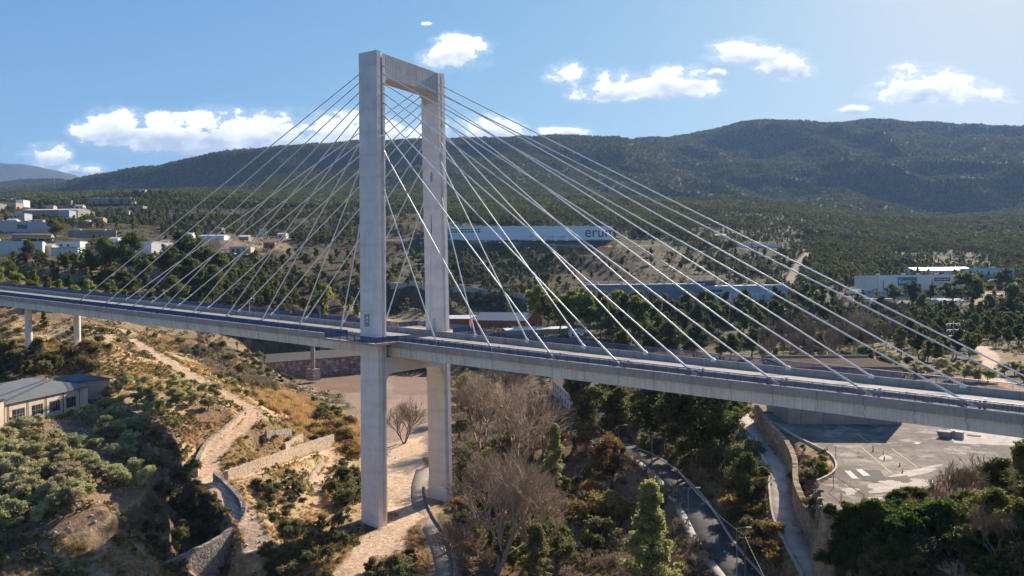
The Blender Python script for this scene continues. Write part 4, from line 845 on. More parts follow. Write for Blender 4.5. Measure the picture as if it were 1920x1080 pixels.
def build(b):
    rt = empty(b['name'], b['o'], b['ang'], b['label'], {'warehouse': 'warehouse', 'factory': 'factory', 'cottage': 'cottage', 'row_house': 'house', 'apartment_block': 'apartment block', 'annex': 'annex', 'shed': 'shed', 'house': 'house', 'tower_house': 'tower', 'greenhouse': 'shed'}.get(b['name'], 'building'), b['group'])
    w, d, h, ov = b['w'], b['d'], b['h'], b['over']; rf = WM[b['top']]; wm = WM[b['wall']]
    far = b['o'][2] > 10
    MB().box(0, w, min(0, d), max(0, d), -6, h).build('wall', wm, rt)
    y0, y1 = min(0, d)-ov, max(0, d)+ov; r = b['rise']; mb = MB()
    if b['roof'] == 'flat':
        mb.box(-ov*.4, w+ov*.4, min(0, d)-ov*.4, max(0, d)+ov*.4, h+.002, h+max(.25, r)); o = mb.build('roof', rf, rt)
        if w > 25:
            q = MB()
            for k in range(int(w/16)):
                x = 8+k*16+R.uniform(-3, 3); q = MB().box(x, x+2.2, d*.3, d*.3+2, h+max(.25, r), h+max(.25, r)+1.5); q.build('vent', WM['r_pale'], rt)
    elif b['roof'] == 'gable':
        ym = (y0+y1)/2; t = .18
        for (ya, yb) in ((y0, ym), (y1, ym)):
            mb.add([(-ov, ya, h-.05), (w+ov, ya, h-.05), (w+ov, yb, h+r), (-ov, yb, h+r), (-ov, ya, h-.05+t), (w+ov, ya, h-.05+t), (w+ov, yb, h+r+t), (-ov, yb, h+r+t)],
                   [(0, 1, 2, 3), (4, 7, 6, 5), (0, 4, 5, 1), (1, 5, 6, 2), (2, 6, 7, 3), (3, 7, 4, 0)])
        mb.build('roof', rf, rt)
        ga = MB(); a, c = min(0, d), max(0, d)
        for x0, x1 in ((0, .3), (w-.3, w)):
            ga.add([(x0, a, h-.02), (x0, c, h-.02), (x0, ym, h+r-.08), (x1, a, h-.02), (x1, c, h-.02), (x1, ym, h+r-.08)], [(0, 1, 2), (3, 5, 4), (0, 2, 5, 3), (2, 1, 4, 5), (0, 3, 4, 1)])
        ga.build('gable', wm, rt)
    else:
        ym = (y0+y1)/2; hx = min(abs(y1-y0)*.5, w*.4)
        V = [(-ov, y0, h), (w+ov, y0, h), (w+ov, y1, h), (-ov, y1, h), (-ov if b['name'] == 'warehouse' else hx, ym, h+r), (w+ov-hx, ym, h+r)]
        V += [(x, y, z+.15) for x, y, z in V]
        mb.add(V, [(6, 7, 11, 10), (7, 8, 11), (8, 9, 10, 11), (9, 6, 10), (0, 3, 2, 1), (0, 1, 7, 6), (1, 2, 8, 7), (2, 3, 9, 8), (3, 0, 6, 9)])
        mb.build('roof', rf, rt)
        g = MB(); g.box(-ov, w+ov, y0-.14, y0, h-.12, h+.06); g.build('gutter', M['frame'], rt)
        for k in range(int(w/5.1)+1): MB().tube((.8+k*5.1, -.12, -4), (.8+k*5.1, -.12, h-.1), .07, .07, 6).build('downpipe', M['rust'], rt)
    s = -.05 if d > 0 else .05
    for (x0, z0, x1, z1) in b['win']:
        if x1 > w-.2: continue
        f = MB(); f.box(x0-.12, x1+.12, min(0, s), max(0, s), z0-.12, z1+.12); fo = f.build('window', M['frame'], rt)
        f = MB(); f.box(x0, x1, min(s*1.1, s*2), max(s*1.1, s*2), z0, z1); f.build('pane', M['glass'], fo)
        if not far and x1-x0 > 1.2:
            f = MB()
            for q in range(1, 4): xx = x0+(x1-x0)*q/4; f.box(xx-.04, xx+.04, s*2.6, s*2.05, z0, z1) if s < 0 else f.box(xx-.04, xx+.04, s*2.05, s*2.6, z0, z1)
            f.box(x0, x1, min(s*2.7, s*2.05), max(s*2.7, s*2.05), (z0+z1)/2-.04, (z0+z1)/2+.04); f.build('glazing_bar', M['frame'], fo)
    return rt
BO = [build(b) for b in BS]
def text(body, size, loc, m, parent, name='lettering', ext=.1, sx=1.0, bold=0.0):
    cu_ = bpy.data.curves.new(name, 'FONT'); cu_.body = body; cu_.size = size; cu_.extrude = ext; cu_.offset = bold; cu_.resolution_u = 3
    tmp = bpy.data.objects.new('tmp', cu_); COL.objects.link(tmp); bpy.context.view_layer.update()
    me = bpy.data.meshes.new_from_object(tmp); bpy.data.objects.remove(tmp); me.materials.clear(); me.materials.append(m)
    o = bpy.data.objects.new(name, me); COL.objects.link(o); o.parent = parent; o.location = loc; o.rotation_euler = (math.pi/2, 0, 0); o.scale = (sx, 1, 1); return o
M['ink'] = mat('navy_lettering', (.025, .03, .05), .6); M['teal'] = mat('teal_sign', (.03, .22, .21), .5, var=.05); M['white'] = mat('white_plastic', (.8, .8, .79), .5, var=.03); M['black'] = mat('black_panel', (.02, .022, .028), .5)
er = BO[BS.index(ERUM)]; W_ = ERUM['w']
text('erum', 15.5, (W_-29.5, -.12, 3.6), M['ink'], er, bold=-.05, sx=.98)
for k in range(9): MB().box(24+k*3.3, 26.6+k*3.3, -.1, 0, 8.4, 9.7).build('window', M['glass'], er); MB().box(24+k*3.3, 26.6+k*3.3, -.1, 0, 10.5, 11.8).build('window', M['glass'], er)
MB().box(15, 23.4, -.2, 0, 2.5, 12.0).build('glazed_corner', M['glass'], er)
for k in range(5): MB().box(15+k*2, 15.25+k*2, -.3, -.2, 2.5, 12.0).build('mullion', M['white'], er)
MB().box(14.6, 23.8, -.3, -.2, 7.0, 7.4).build('mullion', M['white'], er)
for x in (106, 117, 128, 139): MB().box(x, x+3, -.14, 0, -.5, 4.6).build('door', M['white'], er); MB().box(x-4, x-.4, -2.2, 0, 4.4, 4.7).build('canopy', WM['r_pale'], er)
MB().box(0, W_, -.08, 0, -.5, .8).build('plinth', WM['w_tan'], er)
hl = BO[BS.index(HALL)]; hw = HALL['w']
for k in range(11): MB().box(24+k*(hw-26)/11, 24+(k+.72)*(hw-26)/11, -.15, 0, 1, 7.2).build('shutter', M['shutter'], hl)
MB().box(3, 18, -.2, 0, 8.4, 10.2).build('window', M['glass'], hl)
for k in range(5): MB().box(4.5+k*2.4, 6.2+k*2.4, -.2, 0, 4.6, 6.8).build('window', M['glass'], hl)
MB().box(2, 14, 3, 12, 12.5, 16.0).build('roof_lantern', M['glass'], hl); MB().box(.6, 15.4, 2, 13, 16.0, 17.0).build('lantern_roof', WM['r_pale'], hl)
kr = BO[BS.index(KOR)]
s_ = MB().box(15.4, 31.0, -.25, 0, 4.6, 11.6).build('sign', M['teal'], kr, bevel=.1); text('Korott', 5.0, (16.0, -.3, 6.6), M['white'], s_, bold=.05, sx=.92)
s_ = MB().box(45.2, 58.0, -.25, 0, 8.2, 10.9).build('sign', M['black'], kr)
x = 46.2
while x < 56.6: MB().box(x, x+.55, -.34, -.25, 8.9, 10.2).build('sign_stroke', M['white'], s_); x += 1.15
MB().box(3.4, 3.9, -.3, 0, 0, 9.5).build('ladder', M['frame'], kr); MB().box(43.2, 43.7, -.3, 0, 0, 9.5).build('downpipe', M['frame'], kr)
MB().box(44, 56, -.1, 0, 3.6, 7.6).build('faded_panel', WM['w_green'], kr)
# block under the bridge whose roof shows behind the far railing
a = at(1478, 795, z=-24.5); b = at(1691, 796, z=-24.5); d = b[:2]-a[:2]; L_ = float(np.hypot(*d))
bl = empty('retaining_building', (a[0], a[1], -24.5), math.atan2(d[1], d[0]), 'blocky concrete retaining building between the deck and the parking lot with brown roof rubble', 'building')
MB().box(0, L_, 0, 22, -3, 13.2).build('wall', M['conc_dark'], bl); MB().box(-.2, L_+.2, -.2, 22.2, 13.2, 13.5).build('roof', mat('rubble_roof', (.075, .05, .04), .95, var=.5, scale=.35, bump=.5, spec=.03, detail=9), bl)
for k in range(5): MB().box(3+k*L_/5, 3.6+k*L_/5, -.25, 0, 0, 13.2).build('pilaster', M['conc_dark'], bl)
MB().box(-.2, L_+.2, 21.8, 22.2, 13.5, 14.2).build('parapet', WM['w_tan'], bl)

# ------------------------------------------------------------------ stone and concrete walls
def mat_stone(name, c, c2, s=2.6):
    m, nt, n, l, p = mat_new(name); tc = n.new('ShaderNodeTexCoord'); v = n.new('ShaderNodeTexVoronoi'); v.inputs['Scale'].default_value = s; l.new(tc.outputs['Object'], v.inputs['Vector'])
    v2 = n.new('ShaderNodeTexVoronoi'); v2.feature = 'DISTANCE_TO_EDGE'; v2.inputs['Scale'].default_value = s; l.new(tc.outputs['Object'], v2.inputs['Vector'])
    sp = n.new('ShaderNodeSeparateColor'); l.new(v.outputs['Color'], sp.inputs[0]); mx = n.new('ShaderNodeMix'); mx.data_type = 'RGBA'; mx.inputs['A'].default_value = (*c, 1); mx.inputs['B'].default_value = (*c2, 1); l.new(sp.outputs[0], mx.inputs['Factor'])
    r = n.new('ShaderNodeMapRange'); r.inputs['From Max'].default_value = .07; r.inputs['To Min'].default_value = .45; l.new(v2.outputs['Distance'], r.inputs['Value'])
    m2 = n.new('ShaderNodeMix'); m2.data_type = 'RGBA'; m2.blend_type = 'MULTIPLY'; m2.inputs['Factor'].default_value = 1; l.new(mx.outputs['Result'], m2.inputs['A']); l.new(r.outputs[0], m2.inputs['B']); l.new(m2.outputs['Result'], p.inputs['Base Color'])
    bp = n.new('ShaderNodeBump'); bp.inputs['Strength'].default_value = .9; bp.inputs['Distance'].default_value = .12; l.new(v2.outputs['Distance'], bp.inputs['Height']); l.new(bp.outputs[0], p.inputs['Normal']); p.inputs['Roughness'].default_value = .95; p.inputs['Specular IOR Level'].default_value = .1
    return m
M['stone'] = mat_stone('dry_stone', (.60, .48, .36), (.34, .26, .19)); M['stone2'] = mat_stone('weathered_stone', (.40, .35, .30), (.22, .19, .16), 1.6)
def wall_line(name, label, pp, h, th, m, cat='wall', seed=1, base='z', rag=.12, group=None):
    r_ = random.Random(seed); L = spline([at(x, y, z=z) for x, y, z in pp] if base == 'z' else [hit(x, y) for x, y in pp], .9); n = len(L)
    T = np.gradient(L[:, :2], axis=0); T /= np.linalg.norm(T, axis=1)[:, None]+1e-9; Nn = np.stack([T[:, 1], -T[:, 0]], 1); V = []; Fq = []
    o = L[0].copy(); zt = zat(L[:, 0], L[:, 1]); zb = np.maximum(L[:, 2], zt) if base != 'z' else L[:, 2]
    for i in range(n):
        hh = h+r_.uniform(-rag, rag); b_ = min(zt[i], L[i, 2])-1.2
        for s, z in ((-th/2-.12, b_), (-th/2+r_.uniform(-.03, .03), zb[i]+hh), (th/2+r_.uniform(-.03, .03), zb[i]+hh), (th/2+.12, b_)): V.append((L[i, 0]+Nn[i, 0]*s-o[0], L[i, 1]+Nn[i, 1]*s-o[1], z-o[2]))
    for i in range(n-1):
        for k in range(3): Fq.append((i*4+k, i*4+k+1, i*4+k+5, i*4+k+4))
    Fq += [(0, 3, 2, 1), ((n-1)*4, (n-1)*4+1, (n-1)*4+2, (n-1)*4+3)]
    ob = MB().add(V, Fq).build(name, m); ob.location = [float(v) for v in o]; return tag(ob, label, cat, group)
wall_line('stone_wall', 'pale dry stone wall curving along the left side of the hill track', [(455,782,-21.6),(424,812,-23),(392,838,-24.2),(374,866,-25.4),(366,896,-26.6)], 1.5, .9, M['stone'], seed=2)
wall_line('stone_wall', 'long dry stone wall climbing between the two branching tracks', [(424,902,-27.6),(445,894,-28),(505,872,-29.3),(565,848,-31.5),(624,828,-34)], 2.0, .8, M['stone'], seed=3)
wall_line('stone_wall', 'tall curved grey stone retaining wall in shade at the bottom left', [(402,906,-27.3),(430,932,-29.6),(452,958,-31.2),(456,982,-32.8),(436,1010,-34.4),(400,1036,-35.2),(345,1064,-35.6),(270,1100,-36)], 2.2, .8, M['stone2'], seed=4)
wall_line('stone_wall', 'short low stone wall beside the narrow gully path left of the pylon', [(566,950,-34.6),(572,922,-34.4),(585,895,-34.2),(604,868,-34)], .9, .6, M['stone'], seed=5)
wall_line('stone_wall', 'short broken stone wall on the slope just above the long wall', [(533,838,-27.8),(552,826,-28.6),(566,818,-29)], .7, .6, M['stone'], seed=6)
wall_line('stone_wall', 'stone wall under the little wire fence above the terraces', [(498,814,-24.2),(520,811,-25.2),(545,808,-26.6)], .7, .5, M['stone2'], seed=7)
wall_line('kerb_wall', 'low pale edge wall on the valley side of the concrete ramp', [(1382,786,-26.4),(1396,812,-27),(1420,848,-28),(1440,880,-29.2),(1443,925,-30.4),(1450,975,-32),(1474,1030,-33.8),(1505,1085,-35.2)], .75, .35, M['ramp_conc'], seed=8, rag=.02)
wall_line('retaining_wall', 'tall tan rough stone retaining wall between the concrete ramp and the parking lot', [(1418,790,-26.2),(1446,830,-27.2),(1474,862,-28.2),(1490,900,-29.3),(1494,950,-30.6),(1522,1010,-32.6),(1570,1085,-34.6)], 4.2, 1.0, mat_stone('tan_bank_stone', (.42, .31, .21), (.24, .17, .11), 1.1), seed=13, rag=.12)
wall_line('kerb_wall', 'white edge wall zigzagging round the left corner of the parking lot', [(1440,790,-24.5),(1500,825,-24.5),(1524,837,-24.5),(1557,856,-24.5),(1568,876,-24.5),(1559,892,-24.5),(1532,906,-24.5)], .55, .3, M['ramp_conc'], seed=9, rag=.02)
wall_line('kerb_wall', 'stone edge along the pylon side lane under the bridge', [(852,1090,-37.6),(850,1050,-37.4),(835,1005,-37.3),(812,968,-37.1),(800,940,-37),(796,912,-37)], .45, .35, M['stone2'], seed=10, rag=.02)
wall_line('retaining_wall', 'grey concrete retaining wall below the dirt road behind the far pylon leg', [(722,540),(800,545),(850,547),(900,550),(950,556),(990,563)], 3.4, 1, M['conc_bar'], 'wall', 11, 'hit', .1)
wall_line('retaining_wall', 'dark retaining wall under the yellow rail between big pines', [(240,520),(275,524),(312,528)], 6.5, 1, M['stone2'], 'wall', 12, 'hit', .1)

# ------------------------------------------------------------------ small things
M['wood'] = mat('weathered_wood', (.15, .10, .065), .85, var=.25, scale=2, stretch=(1, 1, .1)); M['cone'] = mat('orange_plastic', (.55, .08, .03), .5, var=.05); M['skin'] = mat('skin', (.42, .24, .17), .6)
M['redcloth'] = mat('red_cloth', (.35, .02, .03), .8); M['darkcloth'] = mat('dark_cloth', (.03, .035, .05), .8); M['yelrail'] = mat('yellow_paint', (.50, .32, .06), .6); M['bluesign'] = mat('blue_sign', (.02, .16, .50), .45)
M['wire'] = mat('wire', (.05, .05, .05), .6); M['tyre'] = mat('tyre', (.02, .02, .02), .8); M['vanwhite'] = mat('white_vehicle_paint', (.72, .72, .71), .3, var=.02, spec=.6); M['carcol'] = mat('dark_car_paint', (.05, .06, .08), .3, var=.02, spec=.6)
def lamp_post(px, py, z, h, ang, label, arm=1.6, group='street lamps along the valley road'):
    p = at(px, py, z=z); r = empty('street_lamp', p, ang, label, 'street lamp', group)
    MB().tube((0, 0, -.4), (0, 0, h), .09, .05, 8).build('pole', M['steel'], r); MB().tube((0, 0, h-.05), (arm, 0, h+.25), .04, .035, 6).build('arm', M['steel'], r)
    b_ = MB(); b_.hexa([(arm-.1, -.14, h+.16), (arm+.75, -.1, h+.24), (arm+.75, .1, h+.24), (arm-.1, .14, h+.16), (arm-.1, -.1, h+.3), (arm+.7, -.06, h+.34), (arm+.7, .06, h+.34), (arm-.1, .1, h+.3)]); b_.build('lamp_head', M['white_steel'], r); return r
lamp_post(1223, 878, -36, 7.5, .2, 'street lamp where the road leaves the dark pines'); lamp_post(1291, 992, -37, 7.8, .1, 'street lamp in the middle of the road bend with sunlit patch'); lamp_post(1382, 1078, -37.6, 7.6, .3, 'street lamp nearest the bottom edge beside wooden pole')
lamp_post(1008+72, 848, -37, 7.5, 2.6, 'street lamp among autumn bushes below the white row houses'); lamp_post(1160, 846, -36.5, 7, .3, 'street lamp between ochre shrubs left of the valley road')
def wood_pole(px, py, z, h, label):
    p = at(px, py, z=z); r = empty('utility_pole', p, .5, label, 'utility pole', 'wooden poles by the valley road'); MB().tube((0, 0, -.5), (0, 0, h), .15, .11, 8).build('post', M['wood'], r); MB().box(-.9, .9, -.06, .06, h-.7, h-.55).build('crossarm', M['wood'], r)
    for x in (-.8, 0, .8): MB().tube((x, 0, h-.55), (x, 0, h-.3), .05, .03, 6).build('insulator', M['white'], r)
    return p+np.array([0, 0, h-.3])
q1 = wood_pole(1271, 948, -36.8, 7.8, 'wooden utility pole on the left kerb of the dark road'); q2 = wood_pole(1397, 1088, -36.5, 7.2, 'thick wooden utility pole at the bottom edge between road and ramp'); q0 = wood_pole(1222, 872, -36.2, 7.2, 'wooden utility pole farthest up the dark road')
def wire(name, a, b, sag, label, r=.02, group=None, n=14):
    L = [np.array(a)*(1-t)+np.array(b)*t-np.array([0, 0, sag*4*t*(1-t)]) for t in np.linspace(0, 1, n)]; mb = MB()
    for i in range(n-1): mb.tube(L[i], L[i+1], r, r, 5, False)
    return tag(mb.build(name, M['wire'], None), label, 'wire', group)
wire('power_line', q0, q1, .6, 'thin wire from the farthest wooden pole down the road', .025); wire('power_line', q1, q2, .9, 'thin wire crossing above the sunlit road patch', .025); wire('power_line', q2, at(1470, 1150, D=95), .3, 'thin wire leaving through the bottom edge', .025)
# lattice pole with white insulators beyond the deck
pt = at(1788, 690, D=300); zt_ = float(zat(pt[0], pt[1])[0]); ph_ = at(1788, 604, D=300)[2]-zt_
up = empty('power_pylon', (pt[0], pt[1], zt_), .9, 'thin power pylon with three rows of white insulators among the trees right', 'power pylon')
MB().tube((0, 0, -1), (0, 0, ph_), .28, .16, 6).build('mast', M['steel'], up)
tips = []
for k in range(3):
    z = ph_-.6-k*2.3; MB().box(-3.4, 3.4, -.09, .09, z-.09, z+.09).build('crossarm', M['steel'], up)
    for x in (-3.2, -1.7, 1.7, 3.2): MB().tube((x, 0, z-.1), (x, 0, z-.75), .2, .2, 8).build('insulator', M['white'], up); tips.append((x, z-.7))
ca_, sa_ = math.cos(.9), math.sin(.9)
for j, (x, z) in enumerate(tips):
    if j % 4 in (1, 2): continue
    A_ = np.array([pt[0]+x*ca_, pt[1]+x*sa_, zt_+z]); Bp = at(1196+x*3, 664-z*.3, D=330); wire('power_line', A_, Bp, 5, 'faint power line sagging left from the insulators above the deck', .035, 'power lines of the thin pylon', 20)
# parking lot furniture
def cone(px, py, label, tilt=0):
    p = at(px, py, z=-24.48); r = empty('traffic_cone', p, 0, label, 'traffic cone', 'traffic cones on the parking lot'); r.rotation_euler[1] = tilt
    MB().box(-.24, .24, -.24, .24, 0, .05).build('base', M['cone'], r); MB().lathe((0, 0, .05), [(.17, 0), (.12, .3)], 10).build('cone_body', M['cone'], r); MB().lathe((0, 0, .05), [(.124, .29), (.09, .46)], 10).build('white_band', M['white'], r); MB().lathe((0, 0, .05), [(.09, .455), (.04, .72)], 10).build('tip', M['cone'], r)
for x, y, lb in [(1656, 852, 'traffic cone farthest up between the yellow lines'), (1658, 862, 'traffic cone just below the farthest cone'), (1687, 874, 'traffic cone near the right yellow line'), (1692, 886, 'traffic cone nearest the white dust patch'), (1551, 844, 'traffic cone by the white edge wall')]: cone(x, y, lb)
p = at(1637, 846, z=-24.48); r = empty('delineator_post', p, 0, 'dark upright post at the end of the left yellow line', 'post'); MB().lathe((0, 0, 0), [(.25, 0), (.25, .07), (.09, .1), (.08, 1.1), (.05, 1.15)], 10).build('post', M['darkcloth'], r); MB().tube((0, 0, .75), (0, 0, .95), .09, .09, 10).build('band', M['cone'], r)
p = at(1756, 820, z=-24.48); r = empty('skip_container', p, -.25, 'grey skip container with pale lid beside the wooden crates', 'container')
b_ = MB(); b_.hexa([(.25, .2, .15), (2.3, .2, .15), (2.3, 1.7, .15), (.25, 1.7, .15), (0, 0, 1.25), (2.6, 0, 1.25), (2.6, 1.9, 1.25), (0, 1.9, 1.25)]); b_.build('body', WM['r_grey'], r); MB().box(-.05, 2.65, -.05, 1.95, 1.25, 1.42).build('lid', M['pave'], r)
for x in (.5, 1.2, 1.9): MB().box(x, x+.1, -.03, .12, .3, 1.2).build('rib', M['frame'], r)
for x in (.4, 2.1): MB().box(x, x+.2, .4, 1.5, 0, .15).build('skid', M['frame'], r)
for k, (x, y, lb) in enumerate([(1780, 819, 'left sand coloured crate right of the skip'), (1790, 822, 'front sand coloured crate right of the skip')]):
    p = at(x, y, z=-24.48); r = empty('crate', p, -.2, lb, 'crate', 'crates by the skip')
    MB().box(0, 1.5, 0, 1.3, .12, 1.45).build('box', WM['w_cream'], r)
    for q in range(4): MB().box(-.03, 1.53, -.03, 0, .2+q*.32, .42+q*.32).build('slat', M['pave'], r)
    MB().box(0, 1.5, 0, .1, 0, .12).build('pallet_foot', M['wood'], r); MB().box(0, 1.5, 1.2, 1.3, 0, .12).build('pallet_foot', M['wood'], r)
p = at(1812, 817, z=-24.48); r = empty('pallet', p, -.15, 'dark low pallet lying right of the crates', 'pallet'); 
for q in range(5): MB().box(0, 2.6, q*.28, q*.28+.2, .12, .16).build('board', M['wood'], r)
for q in (0, 1.2, 2.4): MB().box(q, q+.15, 0, 1.32, 0, .12).build('block', M['wood'], r)
# rusty pipe gate frame at the cliff edge
A_ = at(1563, 915, z=-24.5); Bq = at(1620, 957, z=-24.5); r = empty('pipe_frame', A_, 0, 'rusty pipe frame standing at the near corner of the parking lot', 'frame'); dq = Bq-A_
MB().tube((0, 0, -.3), (0, 0, 2.1), .06, .06, 6).build('post', M['rust'], r); MB().tube((dq[0], dq[1], -.3), (dq[0], dq[1], 2.3), .06, .06, 6).build('post', M['rust'], r); MB().tube((0, 0, 2.1), (dq[0], dq[1], 2.3), .05, .05, 6).build('top_bar', M['rust'], r)
for k, (x, y, lb) in enumerate([(1567, 862, 'tall thin pole at the white wall corner of the parking lot'), (1530, 918, 'thin pole left of the pipe frame'), (1577, 940, 'short post near the lot front edge left'), (1648, 962, 'short post near the lot front edge right')]):
    p = at(x, y, z=-24.5); o = MB().lathe((0, 0, 0), [(.07, -.4), (.06, 0), (.05, 2.6 if k < 2 else 1.3), (.02, 2.62 if k < 2 else 1.32)], 8).build('post', M['rust'], None); o.location = p; tag(o, lb, 'post', 'posts round the parking lot')
# wire fence above the terraces
P_ = [at(x, y, z=z) for x, y, z in [(488, 806, -23.6), (505, 804, -24.4), (522, 803, -25.2), (540, 802, -26.2)]]; r = empty('wire_fence', P_[0], 0, 'thin wire fence with leaning posts beside the hill track', 'fence')
for q in P_: v = q-P_[0]; MB().tube((v[0], v[1], -.8), (v[0], v[1], 2.4), .05, .05, 6).build('post', M['rust'], r)
for hh in (.9, 1.6, 2.3):
    mb = MB()
    for a, b in zip(P_[:-1], P_[1:]): mb.tube(a-P_[0]+(0, 0, hh), b-P_[0]+(0, 0, hh), .02, .02, 4)
    mb.build('wire', M['rust'], r)
# signs and lamps on the bridge
def deck_sign(px, Y, py, label):
    c = on_y(px, py, Y); z0 = zg(c[0])-.4; r = empty('road_sign', (c[0], Y, z0), 0, label, 'road sign', 'blue road signs on the deck')
    MB().tube((0, 0, 0), (0, 0, c[2]-z0+.9), .05, .05, 6).build('pole', M['steel'], r); MB().box(-.32, .32, -.1, -.06, c[2]-z0-.75, c[2]-z0+.75).build('panel', M['bluesign'], r)
deck_sign(522, .59, 585, 'narrow blue sign left of the other one on the deck'); deck_sign(600, 14.2, 580, 'narrow blue sign closest to the pylon on the far walkway')
c = on_y(467, 566, 13.8); z0 = zg(c[0])-.45; r = empty('deck_lamp', (c[0], 13.9, z0), 1.2, 'slim white lamp post on the deck left of the blue signs', 'lamp post'); MB().tube((0, 0, 0), (0, 0, c[2]-z0), .07, .05, 8).build('pole', M['white_steel'], r); MB().tube((0, 0, c[2]-z0), (.7, 0, c[2]-z0+.1), .05, .05, 6).build('lamp_head', M['white_steel'], r)
def person(loc, top, name_label, rz=0, stride=.16, sc_=1.0):
    """walking figure grown from a skeleton as one continuous body, with clothes and hair as parts"""
    r = empty('person', loc, rz, name_label, 'person')
    J = [(0, 0, .95), (0, 0, 1.2), (0, 0, 1.42), (0, 0, 1.52), (0, -.01, 1.66), (.09, 0, .9), (.1, -stride*.5, .5), (.1, -stride, .07), (.1, -stride-.13, .03), (-.09, 0, .9), (-.1, stride*.4, .5), (-.1, stride, .09), (-.1, stride-.13, .04),
         (.19, 0, 1.38), (.24, .05, 1.12), (.22, -.06, .88), (.22, -.09, .8), (-.19, 0, 1.38), (-.24, -.05, 1.12), (-.22, -.14, .9), (-.22, -.17, .82)]
    Ed = [(0, 1), (1, 2), (2, 3), (3, 4), (0, 5), (5, 6), (6, 7), (7, 8), (0, 9), (9, 10), (10, 11), (11, 12), (2, 13), (13, 14), (14, 15), (15, 16), (2, 17), (17, 18), (18, 19), (19, 20)]
    Rd = [.13, .12, .13, .055, .095, .09, .06, .04, .035, .09, .06, .04, .035, .055, .042, .03, .028, .055, .042, .03, .028]
    me = bpy.data.meshes.new('body'); me.from_pydata(J, Ed, []); o = bpy.data.objects.new('body', me); COL.objects.link(o)
    md = o.modifiers.new('skin', 'SKIN'); sv = me.skin_vertices[0].data if me.skin_vertices else None
    if sv is None:
        bmx = __import__('bmesh').new(); bmx.from_mesh(me); bmx.verts.layers.skin.verify(); bmx.to_mesh(me); bmx.free(); sv = me.skin_vertices[0].data
    for k, q in enumerate(Rd): sv[k].radius = (q, q)
    sv[0].use_root = True; o.modifiers.new('sub', 'SUBSURF').levels = 1
    me.materials.append(M['skin']); o.parent = r
    MB().lathe((0, 0, .88), [(.17, 0), (.165, .2), (.2, .45), (.21, .52), (.1, .6)], 12).build('jacket', top, r, smooth=True)
    for s, st_ in ((.1, -stride), (-.1, stride)): MB().tube((s*.95, 0, .95), (s, st_*.5, .52), .115, .085, 10).tube((s, st_*.5, .54), (s, st_, .12), .085, .065, 10).build('trouser_leg', M['darkcloth'], r, smooth=True)
    for s, y_ in ((1, .05), (-1, -.05)): MB().tube((s*.18, 0, 1.41), (s*.25, y_, 1.1), .075, .055, 8).tube((s*.25, y_, 1.12), (s*.225, y_-.1, .92), .055, .045, 8).build('sleeve', top, r, smooth=True)
    MB().lathe((0, .015, 1.66), [(.108, 0), (.112, .05), (.09, .1), (.03, .125)], 10).build('hair', M['darkcloth'], r, smooth=True)
    return r
c = on_y(936, 633, 14.3); person((c[0], 14.3, zg(c[0])-.44), M['redcloth'], 'pedestrian in red jacket walking on the far walkway right of the pylon', 1.6)
c = on_y(545, 590, 14.3); person((c[0], 14.3, zg(c[0])-.44), WM['w_tan'], 'pedestrian in tan jacket walking on the far walkway between the blue signs', -1.5)
# chimney, yellow canopy, column
p = hit(1180, 626); r = empty('chimney', p, .3, 'pale brick factory chimney standing among trees beyond the deck', 'chimney'); hc_ = (626-584)/F*np.linalg.norm(p-CAM)
MB().lathe((0, 0, 0), [(1.5, -1), (1.35, hc_-.6)], 12).build('shaft', WM['w_pink'], r); MB().lathe((0, 0, hc_-.6), [(1.6, 0), (1.6, .6)], 12).build('rim', WM['w_tan'], r)
p = at(40, 456, D=570); r = empty('yellow_canopy', p, 0, 'long orange yellow canopy above the pale green warehouse', 'canopy'); a = at(130, 456, D=590)-p; r.rotation_euler[2] = math.atan2(a[1], a[0]); w_ = float(np.hypot(a[0], a[1]))
MB().box(0, w_, 0, 7, 3.6, 4.7).build('canopy_roof', M['yelrail'], r)
for k in range(7): MB().box(k*(w_-.4)/6, k*(w_-.4)/6+.4, 0, .4, -2, 3.6).build('post', M['steel'], r)
p = at(587, 705, D=372); r = empty('concrete_column', p, 0, 'tall round concrete column on a stone footing in front of the derelict factory', 'column')
MB().lathe((0, 0, 0), [(1.0, -1), (1.0, 15.0)], 18).build('shaft', WM['w_tan'], r); MB().box(-2.4, 2.4, -2.4, 2.4, -2, 3.4).build('footing', M['stone2'], r)
for k, (x, y, lb) in enumerate([(322, 652, 'thin pole'), (436, 668, 'thin pole')]): pass
# railing on the dark retaining wall
A_ = hit(240, 519); Bq = hit(312, 527); r = empty('yellow_railing', A_+np.array([0, 0, 6.4]), 0, 'yellow railing along the top of the dark retaining wall', 'railing'); dq = Bq-A_
for k in range(13): v = dq*k/12; MB().tube(v, v+(0, 0, 1.3), .12, .12, 5).build('post', M['yelrail'], r)
for hh in (.7, 1.3): MB().tube((0, 0, hh), dq+(0, 0, hh), .14, .14, 5).build('rail', M['yelrail'], r)
